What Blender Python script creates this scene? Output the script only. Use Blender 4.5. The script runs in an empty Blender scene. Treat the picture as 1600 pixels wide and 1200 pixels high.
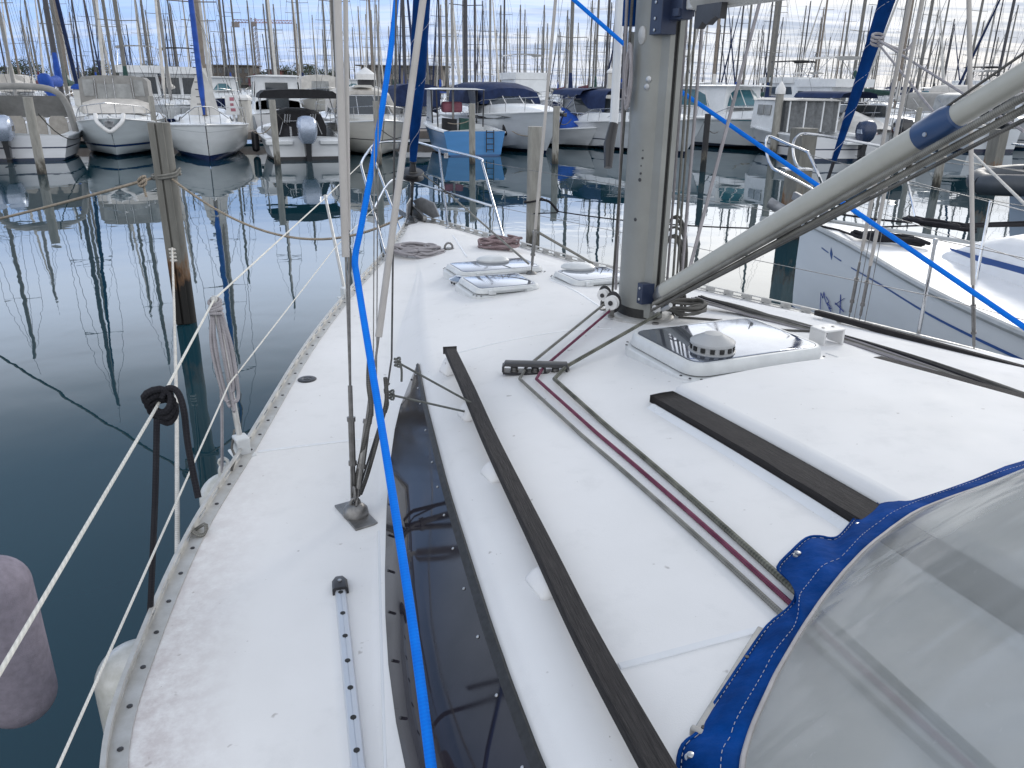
import bpy, bmesh, math, random
from mathutils import Vector, Matrix
SC = bpy.context.scene
COL = SC.collection
rad = math.radians
V = Vector
# ------------------------------------------------------------------ camera
F_PX = 1229.0; PITCH = rad(20.7); ROLL = rad(0.7); CAMZ = 2.62
cR = V((1, 0, 0)); cF = V((0, math.cos(PITCH), -math.sin(PITCH))); cU = cR.cross(cF)
cR, cU = cR * math.cos(ROLL) + cU * math.sin(ROLL), cU * math.cos(ROLL) - cR * math.sin(ROLL)
CAM = V((0, 0, CAMZ))
cd = bpy.data.cameras.new("camera"); cam = bpy.data.objects.new("camera", cd); COL.objects.link(cam)
cam.matrix_world = Matrix(((cR.x, cU.x, -cF.x, CAM.x), (cR.y, cU.y, -cF.y, CAM.y), (cR.z, cU.z, -cF.z, CAM.z), (0, 0, 0, 1)))
cd.sensor_width = 36; cd.lens = F_PX / 1600 * 36; cd.clip_start = 0.05; cd.clip_end = 5000
SC.camera = cam
SC.view_settings.view_transform = 'Standard'; SC.view_settings.look = 'None'
SC.view_settings.exposure = 0.15; SC.view_settings.gamma = 1
# ------------------------------------------------------------------ world: overcast morning sky
SUN_EL, SUN_AZ = 24.0, 32.0     # azimuth to the right of the view direction (+Y)
world = bpy.data.worlds.new("World"); SC.world = world; world.use_nodes = True
nt = world.node_tree; nt.nodes.clear()
class G:
    """tiny node-graph helper"""
    def __init__(s, nt): s.nt = nt
    def n(s, t, **k):
        x = s.nt.nodes.new(t)
        for a, b in k.items(): setattr(x, a, b)
        return x
    def l(s, a, b): s.nt.links.new(a, b)
    def set(s, sock, v):
        if isinstance(v, bpy.types.NodeSocket): s.l(v, sock)
        else:
            if hasattr(sock.default_value, '__len__') and not hasattr(v, '__len__'): v = (v,) * len(sock.default_value)
            if hasattr(v, '__len__') and len(sock.default_value) == 4 and len(v) == 3: v = (*v, 1)
            sock.default_value = v
    def math(s, op, a, b=0.0, c=None):
        x = s.n('ShaderNodeMath', operation=op); s.set(x.inputs[0], a); s.set(x.inputs[1], b)
        if c is not None: s.set(x.inputs[2], c)
        return x.outputs[0]
    def mapr(s, v, a, b, c=0.0, d=1.0, smooth=False):
        x = s.n('ShaderNodeMapRange'); 
        if smooth: x.interpolation_type = 'SMOOTHSTEP'
        s.set(x.inputs[0], v)
        for i, q in enumerate((a, b, c, d)): s.set(x.inputs[1 + i], q)
        return x.outputs[0]
    def mix(s, f, a, b):
        x = s.n('ShaderNodeMix', data_type='RGBA'); s.set(x.inputs[0], f); s.set(x.inputs[6], a); s.set(x.inputs[7], b)
        return x.outputs[2]
    def noise(s, vec, scale, detail=3, rough=.5, dist=0.0):
        x = s.n('ShaderNodeTexNoise'); 
        if vec is not None: s.l(vec, x.inputs['Vector'])
        x.inputs['Scale'].default_value = scale; x.inputs['Detail'].default_value = detail
        x.inputs['Roughness'].default_value = rough; x.inputs['Distortion'].default_value = dist
        return x.outputs[0]
    def mapping(s, vec, scale=(1, 1, 1), rot=(0, 0, 0), loc=(0, 0, 0)):
        x = s.n('ShaderNodeMapping'); s.l(vec, x.inputs[0]); x.inputs['Location'].default_value = loc
        x.inputs['Rotation'].default_value = rot; x.inputs['Scale'].default_value = scale
        return x.outputs[0]
    def bump(s, h, strength=.3, dist=.01):
        x = s.n('ShaderNodeBump'); x.inputs['Strength'].default_value = strength; x.inputs['Distance'].default_value = dist
        s.l(h, x.inputs['Height']); return x.outputs[0]
g = G(nt)
tc = g.n('ShaderNodeTexCoord')
sky = g.n('ShaderNodeTexSky', sky_type='NISHITA'); sky.sun_disc = False
sky.sun_elevation = rad(SUN_EL); sky.sun_rotation = rad(SUN_AZ); sky.altitude = 10; sky.air_density = 1.0; sky.dust_density = 1.0
sep = g.n('ShaderNodeSeparateXYZ'); g.l(tc.outputs['Generated'], sep.inputs[0])
zc = g.math('MAXIMUM', sep.outputs[2], 0.0)
den = g.math('ADD', zc, 0.10)
cmb = g.n('ShaderNodeCombineXYZ')
g.l(g.math('DIVIDE', sep.outputs[0], den), cmb.inputs[0]); g.l(g.math('DIVIDE', sep.outputs[1], den), cmb.inputs[1])
pv = cmb.outputs[0]
n1 = g.noise(g.mapping(pv, (0.50, 1.9, 1), (0, 0, rad(-12))), 1.0, 7, .58, .8)
n2 = g.noise(g.mapping(pv, (0.25, 0.45, 1), (0, 0, rad(20)), (3, 1, 0)), 1.0, 3, .5)
# more cloud towards the right (sun side); streaks of blue on the left
azr = g.math('DIVIDE', sep.outputs[0], g.math('SQRT', g.math('ADD', g.math('MULTIPLY', sep.outputs[0], sep.outputs[0]), g.math('MULTIPLY', sep.outputs[1], sep.outputs[1]))))
bias = g.mapr(azr, -.62, .30, -.115, .22)
cl = g.math('ADD', g.math('ADD', g.math('MULTIPLY', n1, .75), g.math('MULTIPLY', n2, .25)), bias)
low = g.mapr(zc, 0.0, .06, .07, 0.0)
cl = g.math('ADD', cl, low)
zen = g.mapr(zc, .15, .6, 0.0, .10)
cl = g.math('ADD', cl, zen)
mask = g.mapr(cl, .40, .68, 0.0, 1.0, True)
n3 = g.noise(g.mapping(pv, (0.8, 2.6, 1), (0, 0, rad(-8)), (7, 2, 0)), 1.0, 6, .6, .4)
dark = g.mapr(n3, .42, .62, 0.0, 1.0, True)
sunside = g.mapr(azr, -.5, .45, 0.0, 1.0, True)
cw = g.mix(sunside, (6.8, 7.7, 9.4), (9.3, 9.35, 9.3))
cgr = g.mix(sunside, (3.6, 4.9, 7.8), (4.2, 4.9, 6.1))
ccol = g.mix(g.math('MULTIPLY', dark, .85), cw, cgr)
# warm glow low on the right
warm = g.math('MULTIPLY', g.mapr(azr, .25, .6, 0, 1, True), g.mapr(zc, .0, .09, 1.0, 0.0, True))
ccol = g.mix(g.math('MULTIPLY', warm, .45), ccol, (9.6, 8.7, 7.2))
# out-of-view sky: cloud brightness made up to balance deck and water light
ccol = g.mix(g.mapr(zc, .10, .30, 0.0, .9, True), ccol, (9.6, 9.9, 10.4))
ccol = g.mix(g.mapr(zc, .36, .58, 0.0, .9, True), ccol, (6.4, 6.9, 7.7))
dk = g.math('MULTIPLY', g.math('MULTIPLY', g.mapr(zc, .25, .41, 0, 1, True), g.mapr(azr, .35, -.15, 0, 1, True)), g.mapr(sep.outputs[1], -.1, .3, 0, 1, True))
ccol = g.mix(g.math('MULTIPLY', dk, .9), ccol, (2.9, 3.8, 5.2))  # added dark sky patch, unseen, so the near water reflects darker
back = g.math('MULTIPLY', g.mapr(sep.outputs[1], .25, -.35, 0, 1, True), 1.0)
ccol = g.mix(back, ccol, g.mix(g.mapr(zc, .5, .85, 0, .6, True), (12.6, 12.8, 13.0), (7.5, 7.9, 8.6))); mask = g.math('MAXIMUM', mask, back)  # added bright sky behind the camera, fill for surfaces facing it
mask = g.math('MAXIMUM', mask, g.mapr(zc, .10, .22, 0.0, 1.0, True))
# glow added above the top of the picture to brighten the water reflections
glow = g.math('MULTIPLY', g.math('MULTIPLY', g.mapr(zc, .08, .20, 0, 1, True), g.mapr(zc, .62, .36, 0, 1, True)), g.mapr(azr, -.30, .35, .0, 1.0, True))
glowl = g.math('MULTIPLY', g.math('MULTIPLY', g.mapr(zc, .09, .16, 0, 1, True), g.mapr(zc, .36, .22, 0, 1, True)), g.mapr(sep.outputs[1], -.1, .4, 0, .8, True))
ccol = g.mix(glowl, ccol, (15.0, 17.2, 21.0))  # added bright band ahead, unseen, lifting the reflection in the left water
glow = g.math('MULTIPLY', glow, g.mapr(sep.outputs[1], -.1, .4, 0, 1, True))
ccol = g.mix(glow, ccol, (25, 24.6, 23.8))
blue = g.mix(0.70, sky.outputs[0], (3.7, 6.3, 12.2))
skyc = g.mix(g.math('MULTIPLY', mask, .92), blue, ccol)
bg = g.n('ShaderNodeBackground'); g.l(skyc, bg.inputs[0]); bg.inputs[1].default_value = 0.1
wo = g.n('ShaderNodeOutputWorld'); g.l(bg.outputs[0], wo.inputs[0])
sd = bpy.data.lights.new("sun", 'SUN'); sd.energy = 0.9; sd.angle = rad(14); sd.color = (1, .95, .88)
so = bpy.data.objects.new("sun", sd); COL.objects.link(so)
sdir = V((math.sin(rad(SUN_AZ)) * math.cos(rad(40)), math.cos(rad(SUN_AZ)) * math.cos(rad(40)), math.sin(rad(40))))
sdir = V((math.sin(rad(SUN_AZ)) * math.cos(rad(SUN_EL)), math.cos(rad(SUN_AZ)) * math.cos(rad(SUN_EL)), math.sin(rad(SUN_EL))))
so.rotation_euler = sdir.to_track_quat('Z', 'Y').to_euler()

# ------------------------------------------------------------------ placement helpers (photo pixels of 1600x1200 -> world points)
def ray(x, y): return cF + cR * ((x - 800) / F_PX) + cU * ((600 - y) / F_PX)
def P(x, y, z):                    # on the horizontal plane at height z
    d = ray(x, y); return CAM + d * ((z - CAMZ) / d.z)
def D(x, y, t): return CAM + ray(x, y) * t      # at depth t
YAW = rad(23.3)
DA = V((-math.sin(YAW), math.cos(YAW), 0)); DL = V((-math.cos(YAW), -math.sin(YAW), 0))   # yacht axes: forward, to port
MAST = P(997, 496, 1.42)
def W(a, l, z): q = MAST + DA * a + DL * l; return V((q.x, q.y, z))
def loc(p): v = p - MAST; return v.dot(DA), v.dot(DL)
def PLN(x, y, l):                  # on the vertical fore-and-aft plane at offset l
    d = ray(x, y); t = (l - (CAM - MAST).dot(DL)) / d.dot(DL); return CAM + d * t
def lerp(tab, x):
    if x <= tab[0][0]: return tab[0][1]
    for (x0, y0), (x1, y1) in zip(tab, tab[1:]):
        if x <= x1: return y0 + (y1 - y0) * (x - x0) / (x1 - x0)
    return tab[-1][1]
def smooth_tab(tab, x):            # Catmull-Rom through the table
    if x <= tab[0][0]: return tab[0][1]
    if x >= tab[-1][0]: return tab[-1][1]
    for i in range(len(tab) - 1):
        x0, y0 = tab[i]; x1, y1 = tab[i + 1]
        if x <= x1:
            h = x1 - x0; t = (x - x0) / h
            m0 = (y1 - tab[i - 1][1]) / (x1 - tab[i - 1][0]) if i > 0 else (y1 - y0) / h
            m1 = (tab[i + 2][1] - y0) / (tab[i + 2][0] - x0) if i + 2 < len(tab) else (y1 - y0) / h
            return (2*t**3 - 3*t*t + 1)*y0 + (t**3 - 2*t*t + t)*h*m0 + (-2*t**3 + 3*t*t)*y1 + (t**3 - t*t)*h*m1

# ------------------------------------------------------------------ materials
MATS = {}
def mat(name, col, rough=.5, metal=0.0, var=.12, scale=6.0, bump=0.0, bscale=60.0, spec=None, coat=0.0, alpha=None, col2=None, bdist=.002):
    if name in MATS: return MATS[name]
    m = bpy.data.materials.new(name); m.use_nodes = True
    q = G(m.node_tree); b = m.node_tree.nodes['Principled BSDF']
    t = q.n('ShaderNodeTexCoord')
    nz = q.noise(t.outputs['Object'], scale, 5, .6)
    c2 = col2 if col2 else tuple(c * (1 - var * 2) for c in col)
    q.l(q.mix(q.mapr(nz, .35, .68), col, c2), b.inputs['Base Color'])
    q.set(b.inputs['Roughness'], q.mapr(nz, .3, .7, max(0, rough - .06), min(1, rough + .08))) 
    b.inputs['Metallic'].default_value = metal
    if coat: b.inputs['Coat Weight'].default_value = coat; b.inputs['Coat Roughness'].default_value = .08
    if spec is not None: b.inputs['Specular IOR Level'].default_value = spec
    if bump: q.l(q.bump(q.noise(t.outputs['Object'], bscale, 3), bump, bdist), b.inputs['Normal'])
    MATS[name] = m; return m
def rope_mat(name, c1, c2, freq=90.0, around=3, kind='braid'):
    m = bpy.data.materials.new(name); m.use_nodes = True; q = G(m.node_tree); b = m.node_tree.nodes['Principled BSDF']
    uv = q.n('ShaderNodeUVMap'); s = q.n('ShaderNodeSeparateXYZ'); q.l(uv.outputs[0], s.inputs[0])
    u = q.math('MULTIPLY', s.outputs[0], freq * 2 * math.pi); v = q.math('MULTIPLY', s.outputs[1], around * 2 * math.pi)
    A = q.math('SINE', q.math('ADD', u, v))
    if kind == 'braid': h = q.math('MULTIPLY', A, q.math('SINE', q.math('SUBTRACT', u, v)))
    else: h = A
    h = q.mapr(h, -1, 1, 0, 1)
    t = q.n('ShaderNodeTexCoord'); nz = q.noise(t.outputs['Object'], 14, 4)
    f = q.math('ADD', q.math('MULTIPLY', h, .55), q.mapr(nz, .3, .7, 0, .45))
    q.l(q.mix(f, c1, c2), b.inputs['Base Color']); b.inputs['Roughness'].default_value = .85
    b.inputs['Specular IOR Level'].default_value = .25
    q.l(q.bump(h, .6, .0015), b.inputs['Normal'])
    MATS[name] = m; return m
M_deck = None
def deck_material():
    m = bpy.data.materials.new('gelcoat_deck'); m.use_nodes = True; q = G(m.node_tree); b = m.node_tree.nodes['Principled BSDF']
    t = q.n('ShaderNodeTexCoord'); o = t.outputs['Object']
    big = q.noise(o, 1.3, 5, .6); mid = q.noise(o, 7, 5, .65); fine = q.noise(o, 60, 3, .6)
    c = q.mix(q.mapr(big, .35, .7), (.73, .73, .735), (.67, .67, .67))
    c = q.mix(q.mapr(mid, .56, .75, 0, .35), c, (.57, .575, .58))
    spots = q.noise(o, 26, 2, .5); c = q.mix(q.mapr(spots, .73, .78, 0, .6), c, (.30, .28, .27))
    fl = q.noise(o, 75, 2, .5); c = q.mix(q.mapr(fl, .77, .80, 0, .7), c, (.16, .14, .13))
    # rust and algae staining beside the toe rail: painted by distance, stored as an attribute
    at = q.n('ShaderNodeAttribute', attribute_name='stain')
    st = q.math('MULTIPLY', at.outputs['Fac'], q.mapr(q.noise(o, 22, 5, .7), .30, .62))
    c = q.mix(q.math('MULTIPLY', st, .55), c, (.37, .31, .31))
    q.l(c, b.inputs['Base Color']); q.set(b.inputs['Roughness'], q.mapr(mid, .3, .7, .62, .72)); b.inputs['Specular IOR Level'].default_value = .3
    vor = q.n('ShaderNodeTexVoronoi'); q.l(o, vor.inputs[0]); vor.inputs['Scale'].default_value = 330
    hh = q.math('ADD', q.math('MULTIPLY', vor.outputs[0], .5), q.math('MULTIPLY', fine, .5))
    q.l(q.bump(hh, .35, .0009), b.inputs['Normal'])
    MATS['deck'] = m; return m
M_deck = deck_material()
gel = mat('gelcoat_smooth', (.72, .735, .76), .22, var=.04, scale=4, col2=(.66, .68, .70))
gelw = mat('molding_white', (.80, .81, .83), .35, var=.03)
gel_grey = mat('hatch_frame_plastic', (.62, .64, .65), .4, var=.07, scale=12)
alu = mat('brushed_aluminium', (.50, .51, .52), .38, .85, var=.12, scale=20)
alu_rail = mat('anodised_rail', (.52, .52, .51), .42, .35, var=.10, scale=18, col2=(.42, .415, .40))
alu_mast = mat('anodised_mast', (.27, .275, .26), .45, .3, var=.06, scale=5, bump=.05)
vangm = mat('painted_grey_tube', (.44, .44, .40), .42, 0, var=.04, scale=8)
chrome = mat('stainless', (.62, .63, .65), .16, 1, var=.08, scale=15)
chrome_d = mat('stainless_weathered', (.26, .255, .25), .38, .8, var=.2, scale=30)
white_pl = mat('white_plastic', (.72, .72, .72), .35, var=.06)
pvc = mat('pvc_cover', (.46, .44, .42), .5, var=.1, scale=9, col2=(.40, .38, .36))
black_pl = mat('black_plastic', (.022, .022, .026), .4, var=.1)
navy_pl = mat('navy_plastic', (.018, .03, .07), .4)
dk_metal = mat('dark_metal', (.08, .08, .085), .4, .6, var=.2, scale=30)
teak = None
def teak_mat():
    m = bpy.data.materials.new('weathered_teak'); m.use_nodes = True; q = G(m.node_tree); b = m.node_tree.nodes['Principled BSDF']
    uv = q.n('ShaderNodeUVMap'); mp = q.mapping(uv.outputs[0], (1.6, 40, 1)); nz = q.noise(mp, 6, 6, .7, .3)
    mp2 = q.mapping(uv.outputs[0], (4, 140, 1)); n2_ = q.noise(mp2, 4, 3, .6)
    t = q.n('ShaderNodeTexCoord'); n3_ = q.noise(t.outputs['Object'], 9, 3)
    c = q.mix(q.mapr(nz, .35, .7), (.014, .013, .014), (.050, .046, .047))
    c = q.mix(q.mapr(n2_, .55, .8, 0, .6), c, (.11, .102, .10)); c = q.mix(q.mapr(n3_, .55, .75, 0, .5), c, (.02, .017, .018))
    q.l(c, b.inputs['Base Color']); b.inputs['Roughness'].default_value = .8; b.inputs['Specular IOR Level'].default_value = .3
    q.l(q.bump(q.math('ADD', nz, n2_), .9, .004), b.inputs['Normal']); MATS['teak'] = m; return m
teak = teak_mat()
smoked = mat('smoked_acrylic', (.022, .020, .027), .05, var=.35, scale=2.2, spec=.22)
smoked_hatch = mat('smoked_hatch_acrylic', (.24, .27, .33), .05, .8, var=.1, scale=5)
glaze = mat('hatch_lens_milky', (.50, .52, .56), .12, var=.2, scale=4)
seal = mat('black_seal', (.018, .018, .018), .55, var=.2, bump=.3, scale=60)
canvas_blue = mat('blue_acrylic_canvas', (.001, .052, .25), .8, var=.22, scale=9, bump=.5, bscale=25, spec=.06, bdist=.012)
sail_blue = mat('blue_sail_cover', (.002, .038, .17), .8, var=.2, scale=5, spec=.08, bump=.5, bscale=8, bdist=.03)
thread = mat('white_thread', (.55, .55, .6), .8)
trim_grey = mat('grey_piping', (.42, .40, .40), .7, var=.1, scale=20)
blue_rope = rope_mat('bright_blue_webbing', (.0, .13, .62), (.0, .20, .80), 60, 2)
r_grey = rope_mat('grey_rope', (.075, .075, .07), (.30, .295, .27), 75, 2)
r_dkgrey = rope_mat('dark_grey_rope', (.03, .03, .03), (.17, .165, .155), 75, 2)
r_red = rope_mat('burgundy_rope', (.06, .010, .03), (.24, .075, .12), 75, 2)
r_green = rope_mat('green_black_fleck_rope', (.014, .017, .014), (.24, .24, .20), 45, 2)
r_white = rope_mat('white_rope', (.42, .40, .36), (.72, .70, .66), 60, 2, 'twist')
r_black = rope_mat('black_rope', (.008, .008, .012), (.03, .03, .035), 60, 3)
r_tan = rope_mat('tan_rope', (.17, .14, .11), (.42, .36, .29), 40, 2, 'twist')
r_pink = rope_mat('faded_red_rope', (.10, .065, .07), (.36, .28, .29), 40, 1)
r_lilac = rope_mat('pale_lilac_rope', (.20, .19, .20), (.42, .40, .42), 80, 2)
fend_w = mat('fender_vinyl_white', (.62, .62, .60), .3, var=.12, scale=14, col2=(.42, .42, .38))
fend_p = mat('fender_sock_mauve', (.27, .245, .29), .95, var=.12, scale=40, bump=.6, bscale=350, spec=.1, col2=(.21, .19, .225))
def mixcol(c, f): return tuple(a * f for a in c)
hullw = {}
def hull_mat(name, col, stripe=None, z0=0, z1=0, boot=(.015, .03, .07), bootz=.10, stain=.10):
    if name in MATS: return MATS[name]
    m = bpy.data.materials.new(name); m.use_nodes = True; q = G(m.node_tree); b = m.node_tree.nodes['Principled BSDF']
    t = q.n('ShaderNodeTexCoord'); s = q.n('ShaderNodeSeparateXYZ'); q.l(t.outputs['Object'], s.inputs[0]); z = s.outputs[2]
    nz = q.noise(q.mapping(t.outputs['Object'], (1, 1, 5)), 1.2, 4)
    c = q.mix(q.mapr(nz, .3, .7, 0, 1), col, tuple(a * (1 - stain) for a in col))
    if stripe:
        f = q.math('MULTIPLY', q.math('GREATER_THAN', z, z0), q.math('LESS_THAN', z, z1)); c = q.mix(f, c, stripe)
    c = q.mix(q.math('LESS_THAN', z, bootz), c, boot)
    q.l(c, b.inputs['Base Color']); b.inputs['Roughness'].default_value = .22; MATS[name] = m; return m

# ------------------------------------------------------------------ mesh builder
BASE = {}
class MB:
    def __init__(s): s.v = []; s.f = []; s.m = []; s.uv = {}
    def add(s, vs, fs, mi=0, uvs=None):
        o = len(s.v); s.v += [V(p) for p in vs]
        for i, fc in enumerate(fs):
            if uvs: s.uv[len(s.f)] = uvs[i]
            s.f.append([o + k for k in fc]); s.m.append(mi)
        return s
    def box(s, c, size, rot=None, mi=0):
        c = V(c); h = V(size) / 2; R = rot if rot else Matrix.Identity(3)
        vs = [c + R @ V((x * h.x, y * h.y, z * h.z)) for x in (-1, 1) for y in (-1, 1) for z in (-1, 1)]
        return s.add(vs, [(0, 1, 3, 2), (4, 6, 7, 5), (0, 4, 5, 1), (2, 3, 7, 6), (0, 2, 6, 4), (1, 5, 7, 3)], mi)
    def bar(s, p, q, w, h, up=(0, 0, 1), mi=0, w2=None, h2=None):
        p = V(p); q = V(q); d = (q - p).normalized(); up = V(up)
        if abs(d.dot(up)) > .98: up = V((1, 0, 0))
        x = d.cross(up).normalized(); y = x.cross(d)
        w2 = w if w2 is None else w2; h2 = h if h2 is None else h2
        vs = [e + x * (a * ww / 2) + y * (b * hh / 2) for e, ww, hh in ((p, w, h), (q, w2, h2)) for a, b in ((-1, -1), (1, -1), (1, 1), (-1, 1))]
        L = (q - p).length
        uv = [[(0, 0), (0, .1), (0, .1), (0, 0)], [(0, 0)] * 4] + [[(0, 0), (L, 0), (L, w), (0, w)]] * 4
        fs = [(3, 2, 1, 0), (4, 5, 6, 7), (0, 1, 5, 4), (1, 2, 6, 5), (2, 3, 7, 6), (3, 0, 4, 7)]
        uv = [[(0, 0), (0, .1), (0, .1), (0, 0)], [(L, 0)] * 4] + [[(0, 0), (0, .05), (L, .05), (L, 0)]] * 4
        return s.add(vs, fs, mi, uv)
    def tube(s, pts, r, n=8, mi=0, closed=False, r2=None, cap=True, flat=1.0, up=None):
        pts = [V(p) for p in pts]; N = len(pts)
        rs = r if isinstance(r, (list, tuple)) else [r + ((r2 if r2 is not None else r) - r) * i / max(1, N - 1) for i in range(N)]
        prev = None; rings = []; ln = 0; lens = []
        for i, p in enumerate(pts):
            if closed: d = pts[(i + 1) % N] - pts[i - 1]
            else: d = pts[min(i + 1, N - 1)] - pts[max(i - 1, 0)]
            d = d.normalized() if d.length > 1e-9 else V((0, 0, 1))
            if prev is None:
                u0 = V(up) if up else (V((0, 0, 1)) if abs(d.z) < .9 else V((1, 0, 0)))
                x = d.cross(u0).normalized()
            else:
                x = prev - d * prev.dot(d); x = x.normalized() if x.length > 1e-6 else d.orthogonal().normalized()
            prev = x; y = d.cross(x)
            rings.append([p + x * (math.cos(2 * math.pi * k / n) * rs[i]) + y * (math.sin(2 * math.pi * k / n) * rs[i] * flat) for k in range(n)])
            if i: ln += (pts[i] - pts[i - 1]).length
            lens.append(ln)
        o = [p for rg in rings for p in rg]; fs = []; uvs = []
        for i in range(N if closed else N - 1):
            j = (i + 1) % N; a0 = lens[i]; a1 = lens[j] if j else ln + (pts[0] - pts[-1]).length
            for k in range(n):
                k2 = (k + 1) % n
                fs.append((i * n + k, i * n + k2, j * n + k2, j * n + k))
                uvs.append([(a0, k / n), (a0, (k + 1) / n), (a1, (k + 1) / n), (a1, k / n)])
        if cap and not closed:
            fs.append(tuple(range(n - 1, -1, -1))); uvs.append([(0, 0)] * n)
            fs.append(tuple((N - 1) * n + k for k in range(n))); uvs.append([(ln, 0)] * n)
        return s.add(o, fs, mi, uvs)
    def lathe(s, prof, c, axis=(0, 0, 1), n=20, mi=0, sx=1.0, sy=1.0, xdir=None):
        c = V(c); ax = V(axis).normalized(); x = (V(xdir) if xdir else (V((1, 0, 0)) if abs(ax.x) < .8 else V((0, 1, 0))))
        x = (x - ax * x.dot(ax)).normalized(); y = ax.cross(x)
        vs = []; fs = []
        for r, h in prof:
            for k in range(n):
                t = 2 * math.pi * k / n; vs.append(c + ax * h + x * (math.cos(t) * r * sx) + y * (math.sin(t) * r * sy))
        for i in range(len(prof) - 1):
            for k in range(n):
                k2 = (k + 1) % n; fs.append((i * n + k, i * n + k2, (i + 1) * n + k2, (i + 1) * n + k))
        fs.append(tuple(range(n - 1, -1, -1))); fs.append(tuple((len(prof) - 1) * n + k for k in range(n)))
        return s.add(vs, fs, mi)
    def loft(s, secs, closed=True, cap=True, mi=0, loop=False):
        n = len(secs[0]); vs = [V(p) for sc in secs for p in sc]; fs = []
        for i in range(len(secs) - 1):
            for k in range(n if closed else n - 1):
                k2 = (k + 1) % n; fs.append((i * n + k, i * n + k2, (i + 1) * n + k2, (i + 1) * n + k))
        if cap and closed:
            fs.append(tuple(range(n - 1, -1, -1))); fs.append(tuple((len(secs) - 1) * n + k for k in range(n)))
        return s.add(vs, fs, mi)
    def poly(s, pts, th=0.0, up=(0, 0, 1), mi=0):
        pts = [V(p) for p in pts]; n = len(pts)
        if not th: return s.add(pts, [tuple(range(n))], mi)
        u = V(up) * th; vs = pts + [p + u for p in pts]
        fs = [tuple(range(n - 1, -1, -1)), tuple(range(n, 2 * n))] + [(k, (k + 1) % n, n + (k + 1) % n, n + k) for k in range(n)]
        return s.add(vs, fs, mi)
    def build(s, name, mats, parent=None, sharp=38, bevel=0, world=None, smooth=True, base=None):
        """world coordinates in; origin at the thing's base (or at its parent's)"""
        if parent is not None: b = BASE[parent.name]
        elif base is not None: b = V(base)
        else:
            xs = [p.x for p in s.v]; ys = [p.y for p in s.v]; b = V(((min(xs) + max(xs)) / 2, (min(ys) + max(ys)) / 2, min(p.z for p in s.v)))
        me = bpy.data.meshes.new(name); me.from_pydata([tuple(p - b) for p in s.v], [], s.f)
        if not isinstance(mats, (list, tuple)): mats = [mats]
        for m in mats: me.materials.append(m)
        me.polygons.foreach_set('material_index', s.m)
        if s.uv:
            ul = me.uv_layers.new(name='UVMap')
            for i, p in enumerate(me.polygons):
                if i in s.uv:
                    for k, li in enumerate(p.loop_indices): ul.data[li].uv = s.uv[i][k]
        bm = bmesh.new(); bm.from_mesh(me); bmesh.ops.recalc_face_normals(bm, faces=bm.faces); bm.to_mesh(me); bm.free()
        if smooth:
            me.polygons.foreach_set('use_smooth', [True] * len(me.polygons)); me.set_sharp_from_angle(angle=rad(sharp))
        me.update()
        o = bpy.data.objects.new(name, me); COL.objects.link(o)
        if parent is not None: o.parent = parent
        else: o.location = b
        BASE[o.name] = b
        if bevel:
            md = o.modifiers.new('bevel', 'BEVEL'); md.width = bevel; md.segments = 2; md.limit_method = 'ANGLE'; md.angle_limit = rad(40)
        return o
def tag(o, label=None, cat=None, group=None, kind=None):
    if label: o['label'] = label
    if cat: o['category'] = cat
    if group: o['group'] = group
    if kind: o['kind'] = kind
    return o
def thing(name, label, cat, p=(0, 0, 0), rotz=0, group=None):
    o = bpy.data.objects.new(name, None); COL.objects.link(o); o.location = p; o.rotation_euler = (0, 0, rotz)
    o.empty_display_size = .2
    BASE[o.name] = V(p) if rotz == 0 else V((0, 0, 0))
    return tag(o, label, cat, group)
def kids(o): return [c for c in o.children]
def copy_tree(o, parent=None):
    c = o.copy(); COL.objects.link(c); c.parent = parent
    for ch in list(o.children): copy_tree(ch, c)
    return c
def arc(p, q, sag, n=12):           # hanging line between p and q
    p = V(p); q = V(q); return [p.lerp(q, i / n) - V((0, 0, sag * 4 * (i / n) * (1 - i / n))) for i in range(n + 1)]
def spline(pts, n=6, closed=False):
    pts = [V(p) for p in pts]; N = len(pts); out = []
    for i in range(N if closed else N - 1):
        p0 = pts[i - 1] if (i or closed) else pts[0]; p1 = pts[i]; p2 = pts[(i + 1) % N]
        p3 = pts[(i + 2) % N] if closed else pts[min(i + 2, N - 1)]
        for k in range(n):
            t = k / n
            out.append(.5 * ((2 * p1) + (p2 - p0) * t + (2 * p0 - 5 * p1 + 4 * p2 - p3) * t * t + (-p0 + 3 * p1 - 3 * p2 + p3) * t ** 3))
    if not closed: out.append(pts[-1])
    return out
def rope(name, label, pts, r, m, cat='rope', group=None, parent=None, n=8, flat=1.0, smooth_n=0, up=None):
    b = MB(); p = spline(pts, smooth_n) if smooth_n else pts
    b.tube(p, r, n, flat=flat, up=up); o = b.build(name, m, parent, sharp=80)
    if parent is None: tag(o, label, cat, group)
    return o
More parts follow.
